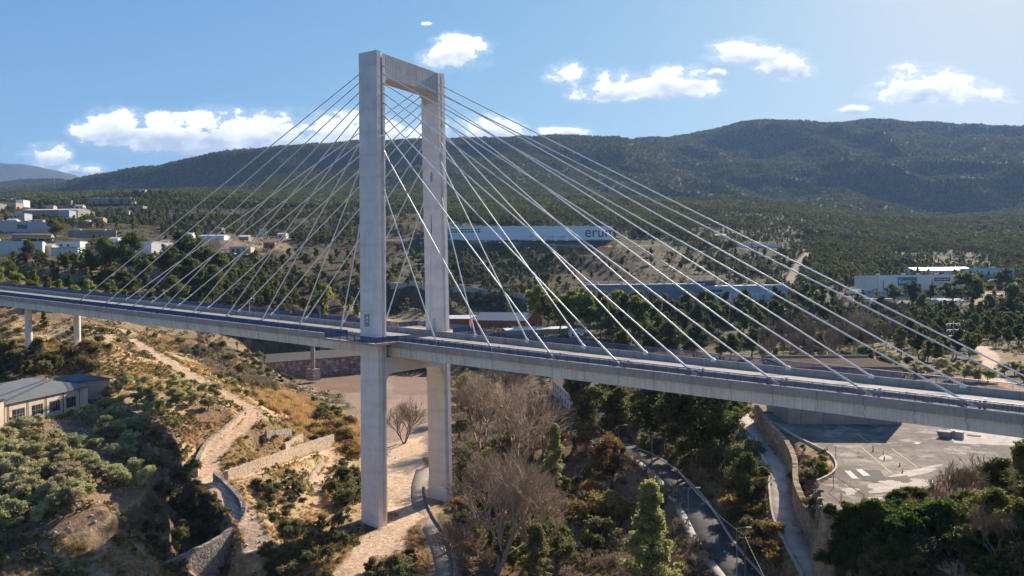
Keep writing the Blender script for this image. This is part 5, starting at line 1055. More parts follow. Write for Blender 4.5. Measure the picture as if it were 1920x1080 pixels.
# vehicles
def vehicle(kind, col):
    r = empty(kind, (0, 0, 0)); L, W, H = dict(van=(5.6, 2.0, 2.5), truck=(9.5, 2.5, 3.6), bus=(12, 2.5, 3.1), car=(4.2, 1.75, 1.45))[kind]
    if kind == 'car':
        b_ = MB(); pr = [(0, .35), (0, .85), (.9, .95), (1.5, H), (3.1, H), (3.9, .95), (L, .85), (L, .35)]; n = len(pr)
        b_.add([(x, 0, z) for x, z in pr]+[(x, W, z) for x, z in pr], [tuple(range(n)), tuple(range(2*n-1, n-1, -1))]+[(i, n+i, n+(i+1) % n, (i+1) % n) for i in range(n)]); b_.build('body', col, r)
        for y in (-.02, W): MB().add([(1.15, y, .98), (1.6, y, H-.08), (3.0, y, H-.08), (3.6, y, .98), (1.15, y+.02, .98), (1.6, y+.02, H-.08), (3.0, y+.02, H-.08), (3.6, y+.02, .98)], [(0, 1, 2, 3), (7, 6, 5, 4), (0, 4, 5, 1), (1, 5, 6, 2), (2, 6, 7, 3), (3, 7, 4, 0)]).build('side_window', M['glass'], r)
    elif kind == 'truck':
        MB().box(0, 7, 0, W, .9, H).build('cargo_box', col, r); b_ = MB(); b_.hexa([(7.2, .1, .5), (9.5, .1, .5), (9.5, W-.1, .5), (7.2, W-.1, .5), (7.2, .1, 2.8), (9.1, .1, 2.8), (9.1, W-.1, 2.8), (7.2, W-.1, 2.8)]); b_.build('cab', col, r)
        MB().box(9.22, 9.3, .3, W-.3, 1.5, 2.4).build('windscreen', M['glass'], r); MB().box(0, 9.2, .5, W-.5, .55, .88).build('chassis', M['tyre'], r)
    else:
        b_ = MB(); f_ = .9 if kind == 'van' else .15; b_.hexa([(0, 0, .4), (L, 0, .4), (L, W, .4), (0, W, .4), (0, 0, H), (L-f_*1.6, 0, H), (L-f_*1.6, W, H), (0, W, H)]); b_.build('body', col, r)
        for y in (-.03, W):
            if kind == 'bus':
                for k in range(7): MB().box(.8+k*1.5, 1.95+k*1.5, y, y+.03, 1.5, 2.5).build('side_window', M['glass'], r)
            else: MB().box(L-2.3, L-1.5, y, y+.03, 1.4, 2.1).build('side_window', M['glass'], r)
    for x in (L*.18, L*.8):
        for y in (-.02, W-.22): MB().tube((x, y, .38), (x, y+.24, .38), .38, .38, 10).build('wheel', M['tyre'], r)
    return r
def copy_tree(o, parent=None):
    c = o.copy(); COL.objects.link(c); c.parent = parent
    for ch in o.children: copy_tree(ch, c)
    return c
PRO = {}
def park(kind, px, py, ang, label, group, D=None, col=None):
    k = (kind, id(col)); p = hit(px, py) if D is None else at(px, py, D=D); p[2] = float(zat(p[0], p[1])[0])
    if k not in PRO: PRO[k] = vehicle(kind, col or M['vanwhite']); o = PRO[k]
    else: o = copy_tree(PRO[k])
    o.location = [float(v) for v in p]; o.rotation_euler[2] = ang; tag(o, label, kind, group)
g = 'white vehicles lined up by the cream warehouse'
for k in range(9): park('bus' if k % 2 else 'van', 1592+k*8.6, 549+k*.35, -.55+R.uniform(-.04, .04)+1.57*(k % 2 == 0), 'white bus in the row left of the cream warehouse' if k % 2 else 'white van parked in the row left of the cream warehouse', g, 600)
for k in range(5): park('truck', 1588+k*15, 541+k*.3, -.55, 'white box truck parked behind the row of vans and buses', g, 650)
for k in range(4): park('truck', 1740+k*14, 565, -.55, 'white box truck parked in front of the cream warehouse behind the pines', g, 585)
for k in range(8): park('van' if k % 3 else 'bus', 1850+(k % 4)*12, 553+(k//4)*9, -.5, 'white bus in the right hand yard beside the tall pines' if k % 3 == 0 else 'white van in the right hand yard beside the tall pines', g, 600-(k//4)*45)
for k in range(12): park('car', 905+k*9+R.uniform(-2, 2), 452.5, -.55, 'parked car at the foot of the long pale blue warehouse', 'cars parked along the pale blue warehouse', 762, M['carcol'] if k % 3 else None)
for k in range(5): park('car', 434+k*10, 478+k*.6, .3*k, 'car parked at the construction yard', 'cars at the construction yard', None, M['carcol'] if k % 2 else None)
# telecom masts on the hills
for x, y, h, lb in [(1119, 256, 34, 'thin mast on the forested ridge right of the pylon'), (164-62, 352, 40, 'faint mast below the distant left hill')]:
    p = hit(x, y+3); r = empty('telecom_mast', p, 0, lb, 'mast'); MB().tube((0, 0, -2), (0, 0, h), 1.0, .35, 6).build('mast_tube', M['steel'], r); MB().box(-1.6, 1.6, -.5, .5, h-6, h-4).build('antenna', M['white_steel'], r)
# ------------------------------------------------------------------ vegetation
L_ = M
LM = dict(pine=mat_leaf('pine_needles', (.065, .076, .016), (.18, .19, .048), .45, .45), pine_l=mat_leaf('light_conifer', (.20, .22, .07), (.42, .42, .17), .5, .6),
 pine_far=mat_leaf('far_pine', (.08, .09, .022), (.22, .225, .055), .4, .3, .35), olive=mat_leaf('olive_leaf', (.33, .32, .145), (.58, .54, .30), .5, .7),
 green=mat_leaf('bright_pine', (.12, .14, .02), (.27, .29, .055), .5, .5), pine_near_far=mat_leaf('middle_pine', (.085, .095, .025), (.21, .215, .065), .42, .3, .4), shrub=mat_leaf('shrub_leaf', (.12, .12, .045), (.25, .23, .10), .45, .9), ivy=mat_leaf('ivy', (.045, .075, .015), (.13, .18, .03), .45, .8),
 orange=mat_leaf('autumn_leaf', (.20, .13, .045), (.35, .24, .08), .45, .8), yellow=mat_leaf('yellow_leaf', (.24, .19, .05), (.40, .33, .09), .45, .8), ochre=mat_leaf('ochre_leaf', (.20, .12, .04), (.34, .22, .07), .4, .9),
 straw=mat_leaf('straw', (.42, .26, .10), (.62, .42, .19), .5, 1.2), grass=mat_leaf('dry_green_grass', (.18, .16, .06), (.34, .27, .10), .45, 1.2), reed=mat_leaf('cane', (.26, .23, .10), (.42, .35, .17), .4, 1.0))
M['bark'] = mat('bark', (.11, .08, .06), .95, var=.3, scale=4, stretch=(1, 1, .3)); M['twig'] = mat('pale_twig', (.40, .31, .225), .9, var=.25, scale=1.5); M['twig_d'] = mat('brown_twig', (.22, .16, .115), .9, var=.25, scale=1.5)
def tubes(segs, n=4):
    """segs: (p0, p1, r0, r1) arrays -> vertices, quads"""
    S = np.array([np.concatenate([a, b, [ra, rb]]) for a, b, ra, rb in segs]); p0, p1, r0, r1 = S[:, :3], S[:, 3:6], S[:, 6], S[:, 7]
    d = p1-p0; d /= np.linalg.norm(d, axis=1)[:, None]+1e-9; ref = np.where(np.abs(d[:, 2:3]) < .9, [[0, 0, 1.]], [[1., 0, 0]]); a = np.cross(d, ref); a /= np.linalg.norm(a, axis=1)[:, None]+1e-9; b = np.cross(d, a)
    V = []
    for p, r in ((p0, r0), (p1, r1)):
        for k in range(n): t = 2*math.pi*k/n; V.append(p+r[:, None]*(a*math.cos(t)+b*math.sin(t)))
    V = np.stack(V, 1); m = len(S); base = (np.arange(m)*2*n)[:, None]; q = []
    for k in range(n): q.append(np.concatenate([base+k, base+(k+1) % n, base+n+(k+1) % n, base+n+k], 1))
    return V.reshape(-1, 3), np.stack(q, 1).reshape(-1, 4)
def cards(P, s, rg, up=0.0, asp=.55, out=None, mix=.5):
    """leaf quads at points P of size s with random facing"""
    n = len(P); a = rg.normal(size=(n, 3)); a[:, 2] += up
    if out is not None: a = a*(1-mix)+out*mix*1.6
    a /= np.linalg.norm(a, axis=1)[:, None]+1e-9; b = np.cross(a, rg.normal(size=(n, 3))); b /= np.linalg.norm(b, axis=1)[:, None]+1e-9
    sa = (s*(.7+.6*rg.random(n)))[:, None]; A_ = a*sa; B_ = b*sa*asp; c = np.cross(a, b)*sa*.12
    V = np.stack([P-A_-B_*.35, P-A_*.1+B_+c, P+A_+B_*.1, P-A_*.1-B_-c], 1); return V.reshape(-1, 3), np.arange(n*4).reshape(n, 4)
def crown_pts(kind, H, W, rg, nc, per):
    """clump centres then leaf points; H tree height, W crown width"""
    C = []; 
    if kind in ('pine', 'umbrella', 'olive', 'round', 'bush'):
        lobes = dict(pine=7, umbrella=6, olive=8, round=5, bush=5)[kind]; z0, z1 = dict(pine=(.30, .93), umbrella=(.58, .95), olive=(.34, .86), round=(.25, .9), bush=(.06, .82))[kind]
        lb = []
        for k in range(lobes):
            f = (k+.5)/lobes; z = (z0+(z1-z0)*rg.random())*H if kind != 'pine' else (z0+(z1-z0)*f)*H; prof = math.sin(math.pi*min(1, max(.08, (z/H-z0+.12)/(1.12-z0))))**.6 if kind != 'umbrella' else 1.0
            t = rg.random()*6.28; rr = W*.5*prof*(.25+.42*rg.random()); lb.append((rr*math.cos(t), rr*math.sin(t), z, W*.5*prof*(.38+.22*rg.random()), (z1-z0)*H*(.14+.10*rg.random())))
        lb.append((0, 0, H*(z0+z1)/2, W*.34, (z1-z0)*H*.42))
        for k in range(nc):
            L = lb[rg.integers(len(lb))]; v = rg.normal(size=3); v /= np.linalg.norm(v); q = rg.random()**.35
            C.append((L[0]+v[0]*L[3]*q, L[1]+v[1]*L[3]*q, L[2]+v[2]*L[4]*q))
    else:
        for k in range(nc):
            f = rg.random()**.8; z = H*(.10+.88*f); w = W*.5*((1-f)**.75*(.78+.3*math.sin(f*23))+.05)
            if kind == 'column': w = W*.5*(math.sin(math.pi*(.08+.9*f))**.5)
            t = rg.random()*6.28; q = rg.random()**.45; C.append((w*q*math.cos(t), w*q*math.sin(t), z-w*q*.12))
    C = np.array(C); rc = W*(.105 if kind not in ('cone', 'column') else .11)
    o = rg.normal(size=(nc, per, 3)); o /= np.linalg.norm(o, axis=2)[:, :, None]; o *= rg.random((nc, per, 1))**.5; P = C[:, None]+o*rc*np.array([1, 1, .75])*(.7+.7*rg.random((nc, 1, 1)))
    out = o+np.array([0, 0, .4]); return C, P.reshape(-1, 3), out.reshape(-1, 3)
PROT = {}
def make_tree(key, kind, H, W, lm, nc, per, ls, seed, trunk=True, up=.2, tm='bark'):
    rg = np.random.default_rng(seed); C, P, out = crown_pts(kind, H, W, rg, nc, per); P[:, 2] = np.maximum(P[:, 2], .1)
    V, Q = cards(P, np.full(len(P), ls), rg, up, .5, out, .2); me = mesh_np('crown', V, Q, LM[lm]); tr = None
    if trunk:
        seg = []; top = H*(.8 if kind in ('pine', 'umbrella', 'round') else .6 if kind == 'olive' else .93); n = 7; lean = rg.normal(size=2)*.03*H; pts_ = [np.array([lean[0]*(k/n)**1.5+rg.normal()*.012*H, lean[1]*(k/n)**1.5+rg.normal()*.012*H, top*k/n-(.6 if k == 0 else 0)]) for k in range(n+1)]
        r0 = .022*H+.05
        for k in range(n): seg.append((pts_[k], pts_[k+1], r0*(1-k/n*.85), r0*(1-(k+1)/n*.85)))
        for c in C[rg.permutation(nc)[:min(nc, 46)]]:
            f = min(.95, max(.12, (c[2]/top)*.72)); k = min(n-1, int(f*n)); a = pts_[k]*(1-(f*n-k))+pts_[k+1]*(f*n-k); mdp = a*.45+c*.55+np.array([0, 0, -.03*H]); seg += [(a, mdp, r0*.32, r0*.17), (mdp, c, r0*.17, r0*.05)]
        V, Q = tubes(seg, 5); tr = mesh_np('trunk', V, Q, M[tm])
    PROT.setdefault(key, []).append((me, tr, H, W))
def make_bare(key, H, W, seed, mt='twig', lv=5, spread=.42, leaf=None, nl=0):
    rg = np.random.default_rng(seed); seg = []; tips = []
    def grow(p, d, ln, r, k):
        n = 2; q = p
        for i in range(n):
            d = d+rg.normal(size=3)*.09+np.array([0, 0, .05]); d /= np.linalg.norm(d); q2 = q+d*ln/n; seg.append((q, q2, r*(1-.3*i/n), r*(1-.3*(i+1)/n))); q = q2
        if k == 0: tips.append(q); return
        for i in range(rg.integers(3, 5) if k > 1 else 4):
            a = rg.normal(size=3); a -= d*(a@d); a /= np.linalg.norm(a); s = spread*(.6+.8*rg.random()); dd = d*math.cos(s)+a*math.sin(s); dd[2] += .12; dd /= np.linalg.norm(dd)
            st = p+(q-p)*(.45+.55*rg.random()); grow(st if i else q, dd, ln*(.62+.22*rg.random()), r*.58, k-1)
    for i in range(3):
        a = rg.random()*6.28; d = np.array([math.cos(a)*.28*W/H*1.6, math.sin(a)*.28*W/H*1.6, 1.0]); d /= np.linalg.norm(d); grow(np.array([0, 0, -.4]), d, H*.34, .016*H+.02, lv)
    S = np.array([s[1] for s in seg]); k = H/np.percentile(S[:, 2], 99.5); seg = [(a*[k*.95, k*.95, k], b*[k*.95, k*.95, k], max(ra, .016), max(rb, .013)) for a, b, ra, rb in seg]
    V, Q = tubes(seg, 3); tr = mesh_np('trunk', V, Q, M[mt]); me = None
    if leaf:
        T_ = np.array(tips)*[k*.95, k*.95, k]; P = T_[rg.integers(len(T_), size=nl)]+rg.normal(size=(nl, 3))*.22; V, Q = cards(P, np.full(nl, .16), rg, 0, .6); me = mesh_np('crown', V, Q, LM[leaf])
    PROT.setdefault(key, []).append((me, tr, H, W))
for s in range(4): make_tree('pine', 'pine', 12, 7.6+.6*s, 'pine', 110, 76, .25, 100+s)
for s in range(3): make_tree('pine_mid', 'pine', 12, 8.0, 'pine', 62, 26, .55, 120+s)
for s in range(2): make_tree('pine_green', 'pine', 12, 9, 'green', 70, 34, .5, 130+s)
for s in range(2): make_tree('conifer', 'cone', 14, 7.0, 'pine_l', 190, 84, .22, 140+s, up=.5)
for s in range(2): make_tree('conifer_mid', 'cone', 12, 6.0, 'pine', 90, 24, .5, 150+s, up=.4)
for s in range(5): make_tree('olive', 'round', 4.6, 5.0, 'olive', 95, 74, .14, 160+s)
for s in range(2): make_tree('shrub', 'bush', 2.6, 3.4, 'shrub', 60, 50, .13, 170+s, trunk=False)
for s in range(3): make_bare('shrub', 2.8, 3.4, 360+s, 'twig_d', 3, .62, 'shrub', 2600)
for s in range(2): make_tree('ivy', 'bush', 5, 7, 'ivy', 90, 80, .22, 180+s, trunk=False)
for s in range(2): make_tree('autumn', 'column', 6.5, 3.6, 'orange', 70, 46, .18, 190+s)
for s in range(2): make_tree('yellow', 'round', 7, 5.6, 'yellow', 80, 46, .2, 200+s)
make_tree('umbrella', 'umbrella', 13, 10, 'pine', 80, 50, .38, 210); make_tree('umbrella', 'umbrella', 13, 10, 'pine', 80, 50, .38, 211)
for s in range(4): make_bare('bare', 15, 9+s*1.6, 300+s, 'twig', 5, .34+.05*s)
for s in range(2): make_bare('bare_d', 13, 11, 310+s, 'twig_d', 5, .5)
for s in range(3): make_bare('poplar', 12, 4.5, 320+s, 'twig_d', 4, .26)
for s in range(2): make_bare('ochre', 4.0, 5, 330+s, 'twig_d', 4, .5, 'ochre', 2600)
for s in range(2): make_bare('ochre_bush', 2.6, 3.2, 340+s, 'twig_d', 3, .6, 'orange', 1500)
make_bare('yellow_bare', 9, 7, 350, 'twig_d', 5, .4, 'yellow', 1500)
NM = dict(pine=('pine_tree', 'pine'), pine_mid=('pine_tree', 'pine'), pine_green=('pine_tree', 'pine'), umbrella=('pine_tree', 'pine'), conifer=('conifer_tree', 'conifer'), conifer_mid=('conifer_tree', 'conifer'), olive=('olive_tree', 'olive tree'), shrub=('shrub', 'shrub'), ivy=('ivy_bush', 'bush'),
 autumn=('autumn_tree', 'autumn tree'), yellow=('autumn_tree', 'autumn tree'), bare=('bare_tree', 'bare tree'), bare_d=('bare_tree', 'bare tree'), poplar=('bare_tree', 'bare tree'), ochre=('autumn_shrub', 'shrub'), ochre_bush=('autumn_shrub', 'shrub'), yellow_bare=('autumn_tree', 'autumn tree'))
COUNT = {}
def plant(key, p, H, label, group=None, wk=1.0, rz=None, vi=None):
    v = PROT[key][R.randrange(len(PROT[key])) if vi is None else vi % len(PROT[key])]; me, tr, H0, W0 = v; s = H/H0; nm, cat = NM[key]; COUNT[key] = COUNT.get(key, 0)+1
    if me is None or tr is None:
        o = bpy.data.objects.new(nm, me or tr); COL.objects.link(o); r = o
    else:
        r = empty(nm, p, 0)
        for n_, m_ in (('crown', me), ('trunk', tr)): o = bpy.data.objects.new(n_, m_); COL.objects.link(o); o.parent = r
    r.location = [float(c) for c in p]; r.rotation_euler = (R.uniform(-.04, .04), R.uniform(-.04, .04), R.uniform(0, 6.28) if rz is None else rz); r.scale = (s*wk, s*wk, s); tag(r, label, cat, group); return r
def tree_at(key, px, py, hp, label, group=None, wk=1.0, D=None, vi=None):
    """base seen at pixel (px, py); hp = height in the photo's pixels"""
    p = hit(px, py) if D is None else at(px, py, D=D)
    if np.isnan(p[0]): return
    if D is not None: p[2] = float(zat(p[0], p[1])[0])
    d = float((p-CAM)@cf); return plant(key, p, hp*d/F, label, group, wk, vi=vi)
BLD = [[q for q in b['pad']] for b in BS]
def clear(p, m_tr=1.0):
    for P in BLD:
        if in_poly(np.array([p[0]]), np.array([p[1]]), P)[0]: return False
    if in_poly(np.array([p[0]]), np.array([p[1]]), LOT)[0]: return False
    for k, (L, w) in tracks.items():
        if np.min(np.hypot(L[:, 0]-p[0], L[:, 1]-p[1])) < w/2+m_tr: return False
    if -6.5 < p[1] < 22 and abs(p[0]+1) < 7: return False
    return True
def region(key, P, n, sp, h, label, group=None, wk=(.85, 1.15), wt=None, dmin=60, under=True, seed=0, mt=1.0):
    """scatter n plants over a patch of ground; h = height range in metres"""
    rr = random.Random(seed+len(P)*7+int(P[0][0])); xs = [q[0] for q in P]; ys = [q[1] for q in P]; got = []; tries = 0; keys = key if isinstance(key, (list, tuple)) else [key]
    while len(got) < n and tries < n*60:
        tries += 1; x, y = rr.uniform(min(xs), max(xs)), rr.uniform(min(ys), max(ys))
        if not in_poly(np.array([x]), np.array([y]), P)[0]: continue
        if any(abs(x-a) < sp and abs(y-b)*1.6 < sp for a, b in got): continue
        p = hits([x], [y], dmin)[0]
        if np.isnan(p[0]) or not clear(p, mt): continue
        if not under and -2 < p[1] < 16 and p[2] > zg(p[0])-12: continue
        if -2.5 < p[1] < 16.5 and p[2]+h[1] > zg(p[0])-4.5:
            if p[2]+h[0]*.6 > zg(p[0])-4.8: continue
        got.append((x, y)); p[2] -= .1; plant(keys[rr.randrange(len(keys))], p, rr.uniform(*h), label, group, rr.uniform(*wk))
    return got
# hero trees, each found by where its foot stands
tree_at('conifer', 1222, 1092, 190, 'light green conifer lit by the sun at the bottom edge left of the dark road', vi=0, wk=1.15)
tree_at('conifer', 1005, 1100, 118, 'bushy green conifer at the bottom edge under the big bare trees', vi=1, wk=1.3)
tree_at('conifer', 1040, 915, 120, 'slim green conifer with orange tree behind it right of the far pylon leg', vi=1, wk=.85)
tree_at('autumn', 1043, 850, 78, 'orange leaved columnar tree below the white row houses', vi=0)
tree_at('autumn', 984, 850, 66, 'small orange tree among bare branches left of the dark lane', vi=1)
tree_at('yellow_bare', 884, 790, 92, 'yellowish thinning tree touching the far pylon leg')
tree_at('yellow', 915, 900, 70, 'low yellow green tree among bare trees right of the pylon', vi=0)
tree_at('pine', 1092, 838, 150, 'large dark pine hiding the end of the white row houses', vi=0, wk=1.0)
tree_at('pine', 1150, 830, 105, 'dark pine with bright flank right of the row house pine', vi=2)
for x, y, h, w, lb in [(1245, 850, 140, 1.1, 'leftmost of the dark pines crowding under the deck'), (1300, 872, 165, 1.2, 'biggest dark pine under the middle of the right span'), (1352, 850, 130, 1.0, 'dark pine right above the lamp on the road bend'), (1382, 800, 70, 1.1, 'dark pine at the top end of the concrete ramp'), (1205, 800, 85, 1.3, 'round dark green pine left of the pine crowd')]: tree_at('pine', x, y, h, lb, 'dark pines under the right span', w)
tree_at('pine', 1392, 965, 120, 'pine standing on the slope between dark road and ramp', wk=.8, vi=3)
tree_at('bare', 700, 832, 78, 'bare bushy tree in the yard between the pylon legs', D=None, wk=1.0, vi=0) if False else tree_at('bare_d', 758, 832, 82, 'bare bushy tree in the yard seen between the pylon legs', wk=1.25, vi=0)
tree_at('pine_green', 608, 614, 84, 'bright tall pine behind the deck just left of the pylon', wk=.75)
for x, y, D, hh, w, lb in [(1975, 905, 78, 215, 1.15, 'pine whose crown covers the deck at the right photo edge')]: tree_at('pine', x, y, hh, lb, None, w, D, vi=1)
for x, y, h, k, lb in [(932, 1075, 215, 'bare', 'leaning bare tree with pale twigs at the bottom right of the pylon'), (985, 1030, 190, 'bare', 'bare tree with dense twigs right of the leaning one'), (905, 985, 130, 'bare_d', 'dark bare tree just right of the far pylon foot'),
    (955, 900, 185, 'bare', 'tallest bare tree reaching up to the deck right of the pylon'), (1005, 880, 165, 'bare_d', 'bare tree beside the dark lane under the deck'), (900, 850, 150, 'bare', 'bare tree close to the far pylon leg'), (940, 770, 90, 'bare_d', 'bare tree right under the deck beyond the pylon'), (870, 1075, 120, 'bare_d', 'bare shrubby tree at the lane edge near the bottom')]: tree_at(k, x, y, h, lb, 'bare trees right of the pylon', 1.15)
tree_at('ochre', 1132, 985, 62, 'ochre round shrub in the shaded hollow left of the dark road', vi=0, wk=1.25)
tree_at('ochre', 1150, 880, 60, 'ochre shrub at the left end of the dark road', vi=1); tree_at('ochre', 1105, 850, 55, 'reddish ochre shrub below the row house lamp', vi=0)
region(['yellow', 'pine_green', 'shrub'], [(860,850),(1180,880),(1170,1060),(900,1080)], 16, 24, (2.5, 4.5), 'yellow green bush among the bare trees of the hollow', 'yellow green bushes in the hollow', seed=51)
region(['pine_mid', 'shrub'], [(1430,668),(1700,676),(1760,700),(1440,690)], 22, 17, (3, 6), 'dark bush behind the block beyond the railing', 'bushes behind the block', seed=52, dmin=215)
tree_at('ivy', 1712, 1010, 86, 'round dark ivy covered bush in front of the parking lot', vi=0, wk=.95)
for x, y, h in [(1600, 1010, 55), (1650, 1030, 70), (1770, 1000, 70), (1560, 1060, 50), (1690, 1075, 60), (1830, 1040, 70)]: tree_at('ivy', x, y, h, 'green ivy covered bush along the near edge of the parking lot', 'ivy bushes at the parking lot edge')
region('ivy', [(1545,956),(1640,966),(1720,930),(1730,950),(1650,990),(1545,985)], 14, 12, (2.0, 3.4), 'dark green hedge bush on the parking lot rim', 'hedge at the parking lot rim', seed=50, mt=-.5)
for x, y, h, k in [(1795, 950, 100, 'bare_d'), (1885, 1080, 140, 'bare_d')]: tree_at(k, x, y, h, 'leafless tree on the shaded slope right of the parking lot', 'leafless trees bottom right', 1.2)
for x, y, h in [(1870, 945, 90), (1925, 930, 110), (1850, 1020, 110), (1910, 1060, 130), (1960, 1000, 130), (1800, 1060, 80)]: tree_at('pine', x, y, h, 'dark leafy tree in the shaded bottom right corner', 'dark trees in the bottom right corner', 1.25)
tree_at('bare', 1612, 690, 60, 'spreading bare tree beyond the deck near the pale river bank', wk=1.3, D=430)
tree_at('pine_green', 1540, 905, 40, 'small green tree on the straw patch inside the white edge wall', wk=1.1)
# left bank
region('olive', [(-60,812),(60,800),(200,790),(300,800),(310,880),(260,930),(150,985),(-60,1000)], 64, 21, (3.2, 4.6), 'grey green olive tree in the grove below the workshop', 'olive trees of the grove', seed=1)
region('olive', [(180,725),(300,722),(420,738),(405,775),(330,772),(240,790),(180,775)], 24, 19, (3.2, 4.4), 'dense dark olive tree between workshop and brown slope', 'olive trees beside the workshop end', seed=2)
region('shrub', [(-40,648),(190,662),(200,700),(120,700),(-40,712)], 22, 17, (2.4, 3.8), 'dark shrub on the shaded bank above the workshop', 'shrubs above the workshop', seed=3)
region(['shrub', 'ochre_bush'], [(0,598),(300,630),(330,655),(240,660),(0,645)], 20, 18, (1.3, 2.6), 'low shrub on the straw slope under the left deck', 'shrubs under the left deck', seed=4, under=True)
region('shrub', [(420,690),(520,720),(560,770),(500,770),(430,735),(380,700)], 22, 13, (1.2, 2.4), 'green shrub on the slope right of the hill track', 'shrubs right of the hill track', seed=5)
region('shrub', [(330,640),(480,660),(560,720),(520,720),(420,690),(330,665)], 26, 12, (2.0, 3.8), 'bushy shrub on the bank before the derelict factory', 'shrubs on the bank below the deck', seed=6)
region('shrub', [(575,752),(620,760),(655,800),(640,812),(590,790)], 7, 15, (3.0, 4.2), 'dark green round shrub above the orange reeds left of the pylon', 'round shrubs left of the pylon', seed=7)
region('shrub', [(440,790),(560,780),(610,820),(500,865),(430,880),(415,850)], 14, 17, (.9, 1.9), 'small shrub on the terrace above the long stone wall', 'shrubs on the terrace', seed=8, mt=.4)
region('shrub', [(470,910),(560,880),(570,930),(540,1000),(490,960)], 18, 15, (1.3, 2.8), 'shrub on the slope between gully path and curved stone wall', 'shrubs left of the gully path', seed=9, mt=.4)
region('shrub', [(630,880),(676,880),(676,970),(620,975)], 8, 17, (3.0, 4.6), 'big pale green shrub leaning against the near pylon leg', 'shrubs at the near pylon leg', seed=10)
region('shrub', [(490,985),(660,975),(650,1090),(490,1090)], 24, 18, (1.3, 2.8), 'bushy shrub on the bottom slope left of the pylon foot', 'shrubs on the bottom slope', seed=11)
region('shrub', [(660,1040),(840,1050),(780,1100),(650,1100)], 7, 20, (2.0, 3.2), 'dark shrub at the bottom edge under the pylon', 'shrubs at the bottom edge', seed=12, mt=.3)
region('shrub', [(340,880),(380,900),(440,960),(440,1000),(300,1060),(250,1020),(290,940)], 22, 20, (1.3, 2.8), 'shrub in the deck shadow below the olive grove', 'shrubs in the deck shadow', seed=13)
region('ochre_bush', [(600,790),(672,800),(672,870),(630,850),(590,820)], 13, 11, (2.4, 3.6), 'orange reed clump left of the pylon', 'orange reeds left of the pylon', seed=14)
region('conifer_mid', [(80,612),(120,616),(130,640),(90,640)], 1, 20, (6, 7), 'dark little cypress between the two left deck piers', None, seed=15)
region(['bare_d', 'poplar'], [(330,632),(560,655),(640,680),(600,700),(480,690),(330,650)], 15, 16, (5, 8), 'bare slender tree on the bank under the left span', 'bare trees under the left span', seed=16)
# right valley under the deck
region(['shrub', 'pine_green', 'conifer_mid', 'shrub', 'ochre'], [(860,760),(1010,800),(1180,860),(1170,1000),(1060,1080),(860,1080),(850,900)], 66, 18, (2.6, 5.0), 'mixed undergrowth bush in the hollow right of the pylon', 'undergrowth right of the pylon', seed=20)
region('shrub', [(1100,760),(1180,770),(1400,850),(1420,900),(1340,880),(1200,840),(1110,820)], 30, 21, (2.6, 5.0), 'grey green bush on the bank above the dark road', 'bushes above the dark road', seed=21)
region(['shrub', 'ochre_bush'], [(1345,870),(1440,900),(1440,980),(1480,1060),(1420,1080),(1360,990)], 28, 17, (1.6, 3.6), 'scrubby bush on the slope between road and ramp', 'bushes between road and ramp', seed=22)
region(['poplar', 'bare_d'], [(850,700),(1030,715),(1030,790),(860,780)], 15, 17, (6, 10), 'bare thicket tree beyond the deck right of the pylon', 'bare thicket beyond the deck', seed=23)
region('pine_mid', [(1120,725),(1400,752),(1390,790),(1140,770)], 16, 22, (7, 11), 'dark pine along the foot of the deck shadow', 'pines along the deck shadow', seed=24)
region(['ivy', 'shrub'], [(1560,985),(1700,975),(1900,900),(1990,900),(1990,1100),(1560,1100)], 40, 24, (2.4, 4.4), 'dark bush on shaded slope below the parking lot', 'bushes on the shaded slope', seed=25)
region('shrub', [(1480,880),(1520,900),(1550,970),(1570,1080),(1530,1050),(1500,960)], 5, 15, (1.4, 3.0), 'bush clinging to the rocky bank beside the ramp', 'bushes on the rocky bank', seed=26, mt=.6)
region('shrub', [(1500,838),(1552,860),(1548,886),(1500,880)], 6, 12, (1.2, 2.2), 'straw coloured bush inside the white edge wall', 'bushes inside the edge wall', seed=27, mt=.3)
# beyond the deck
region(['pine_green', 'pine_mid'], [(-40,536),(150,545),(320,585),(440,620),(330,612),(150,586),(-40,570)], 30, 20, (8, 12), 'bright green pine in the stand right behind the left deck', 'pines behind the left deck', seed=30, dmin=250)
for x, y, h, w in [(52, 500, 52, 1.0), (122, 512, 40, 1.0), (205, 512, 70, 1.1), (170, 520, 55, 1.0), (240, 520, 88, 1.0), (268, 545, 60, 1.1), (200, 560, 60, 1.2), (238, 565, 60, 1.2), (105, 445, 36, 1.3)]: tree_at('pine', x, y, h, 'big round pine on the rise between the left deck and the town', 'big pines below the town', w)
for x, y, h, w in [(345, 520, 90, 1.15), (380, 530, 85, 1.1), (410, 540, 70, 1.1), (320, 540, 80, 1.1), (355, 565, 90, 1.1), (400, 575, 80, 1.1), (330, 575, 60, 1.2)]: tree_at('pine', x, y, h, 'huge dark pine in the cluster behind the leftmost cables', 'huge pines behind the cables', w)
region(['pine_mid', 'pine'], [(430,470),(690,480),(690,600),(600,612),(520,600),(470,540)], 38, 19, (7, 12), 'pine on the wooded slope behind the left cables', 'pines behind the left cables', seed=33, dmin=300)
region(['bare_d', 'poplar'], [(400,590),(600,600),(620,640),(420,618)], 26, 14, (6, 10), 'bare brown tree behind the deck between cables and pylon', 'bare trees behind the left deck', seed=34, dmin=300)
region('pine_mid', [(725,468),(1180,484),(1200,515),(1000,550),(725,535)], 62, 17, (6, 10), 'pine on the dark slope below the long pale blue warehouse', 'pines below the long warehouse', seed=35, dmin=380)
region(['pine_green', 'pine_mid'], [(1020,608),(1090,598),(1200,612),(1200,640),(1060,632),(990,618)], 18, 17, (18, 25), 'tall green pine in front of the dark blue factory hall', 'tall pines before the blue hall', seed=36, dmin=380)
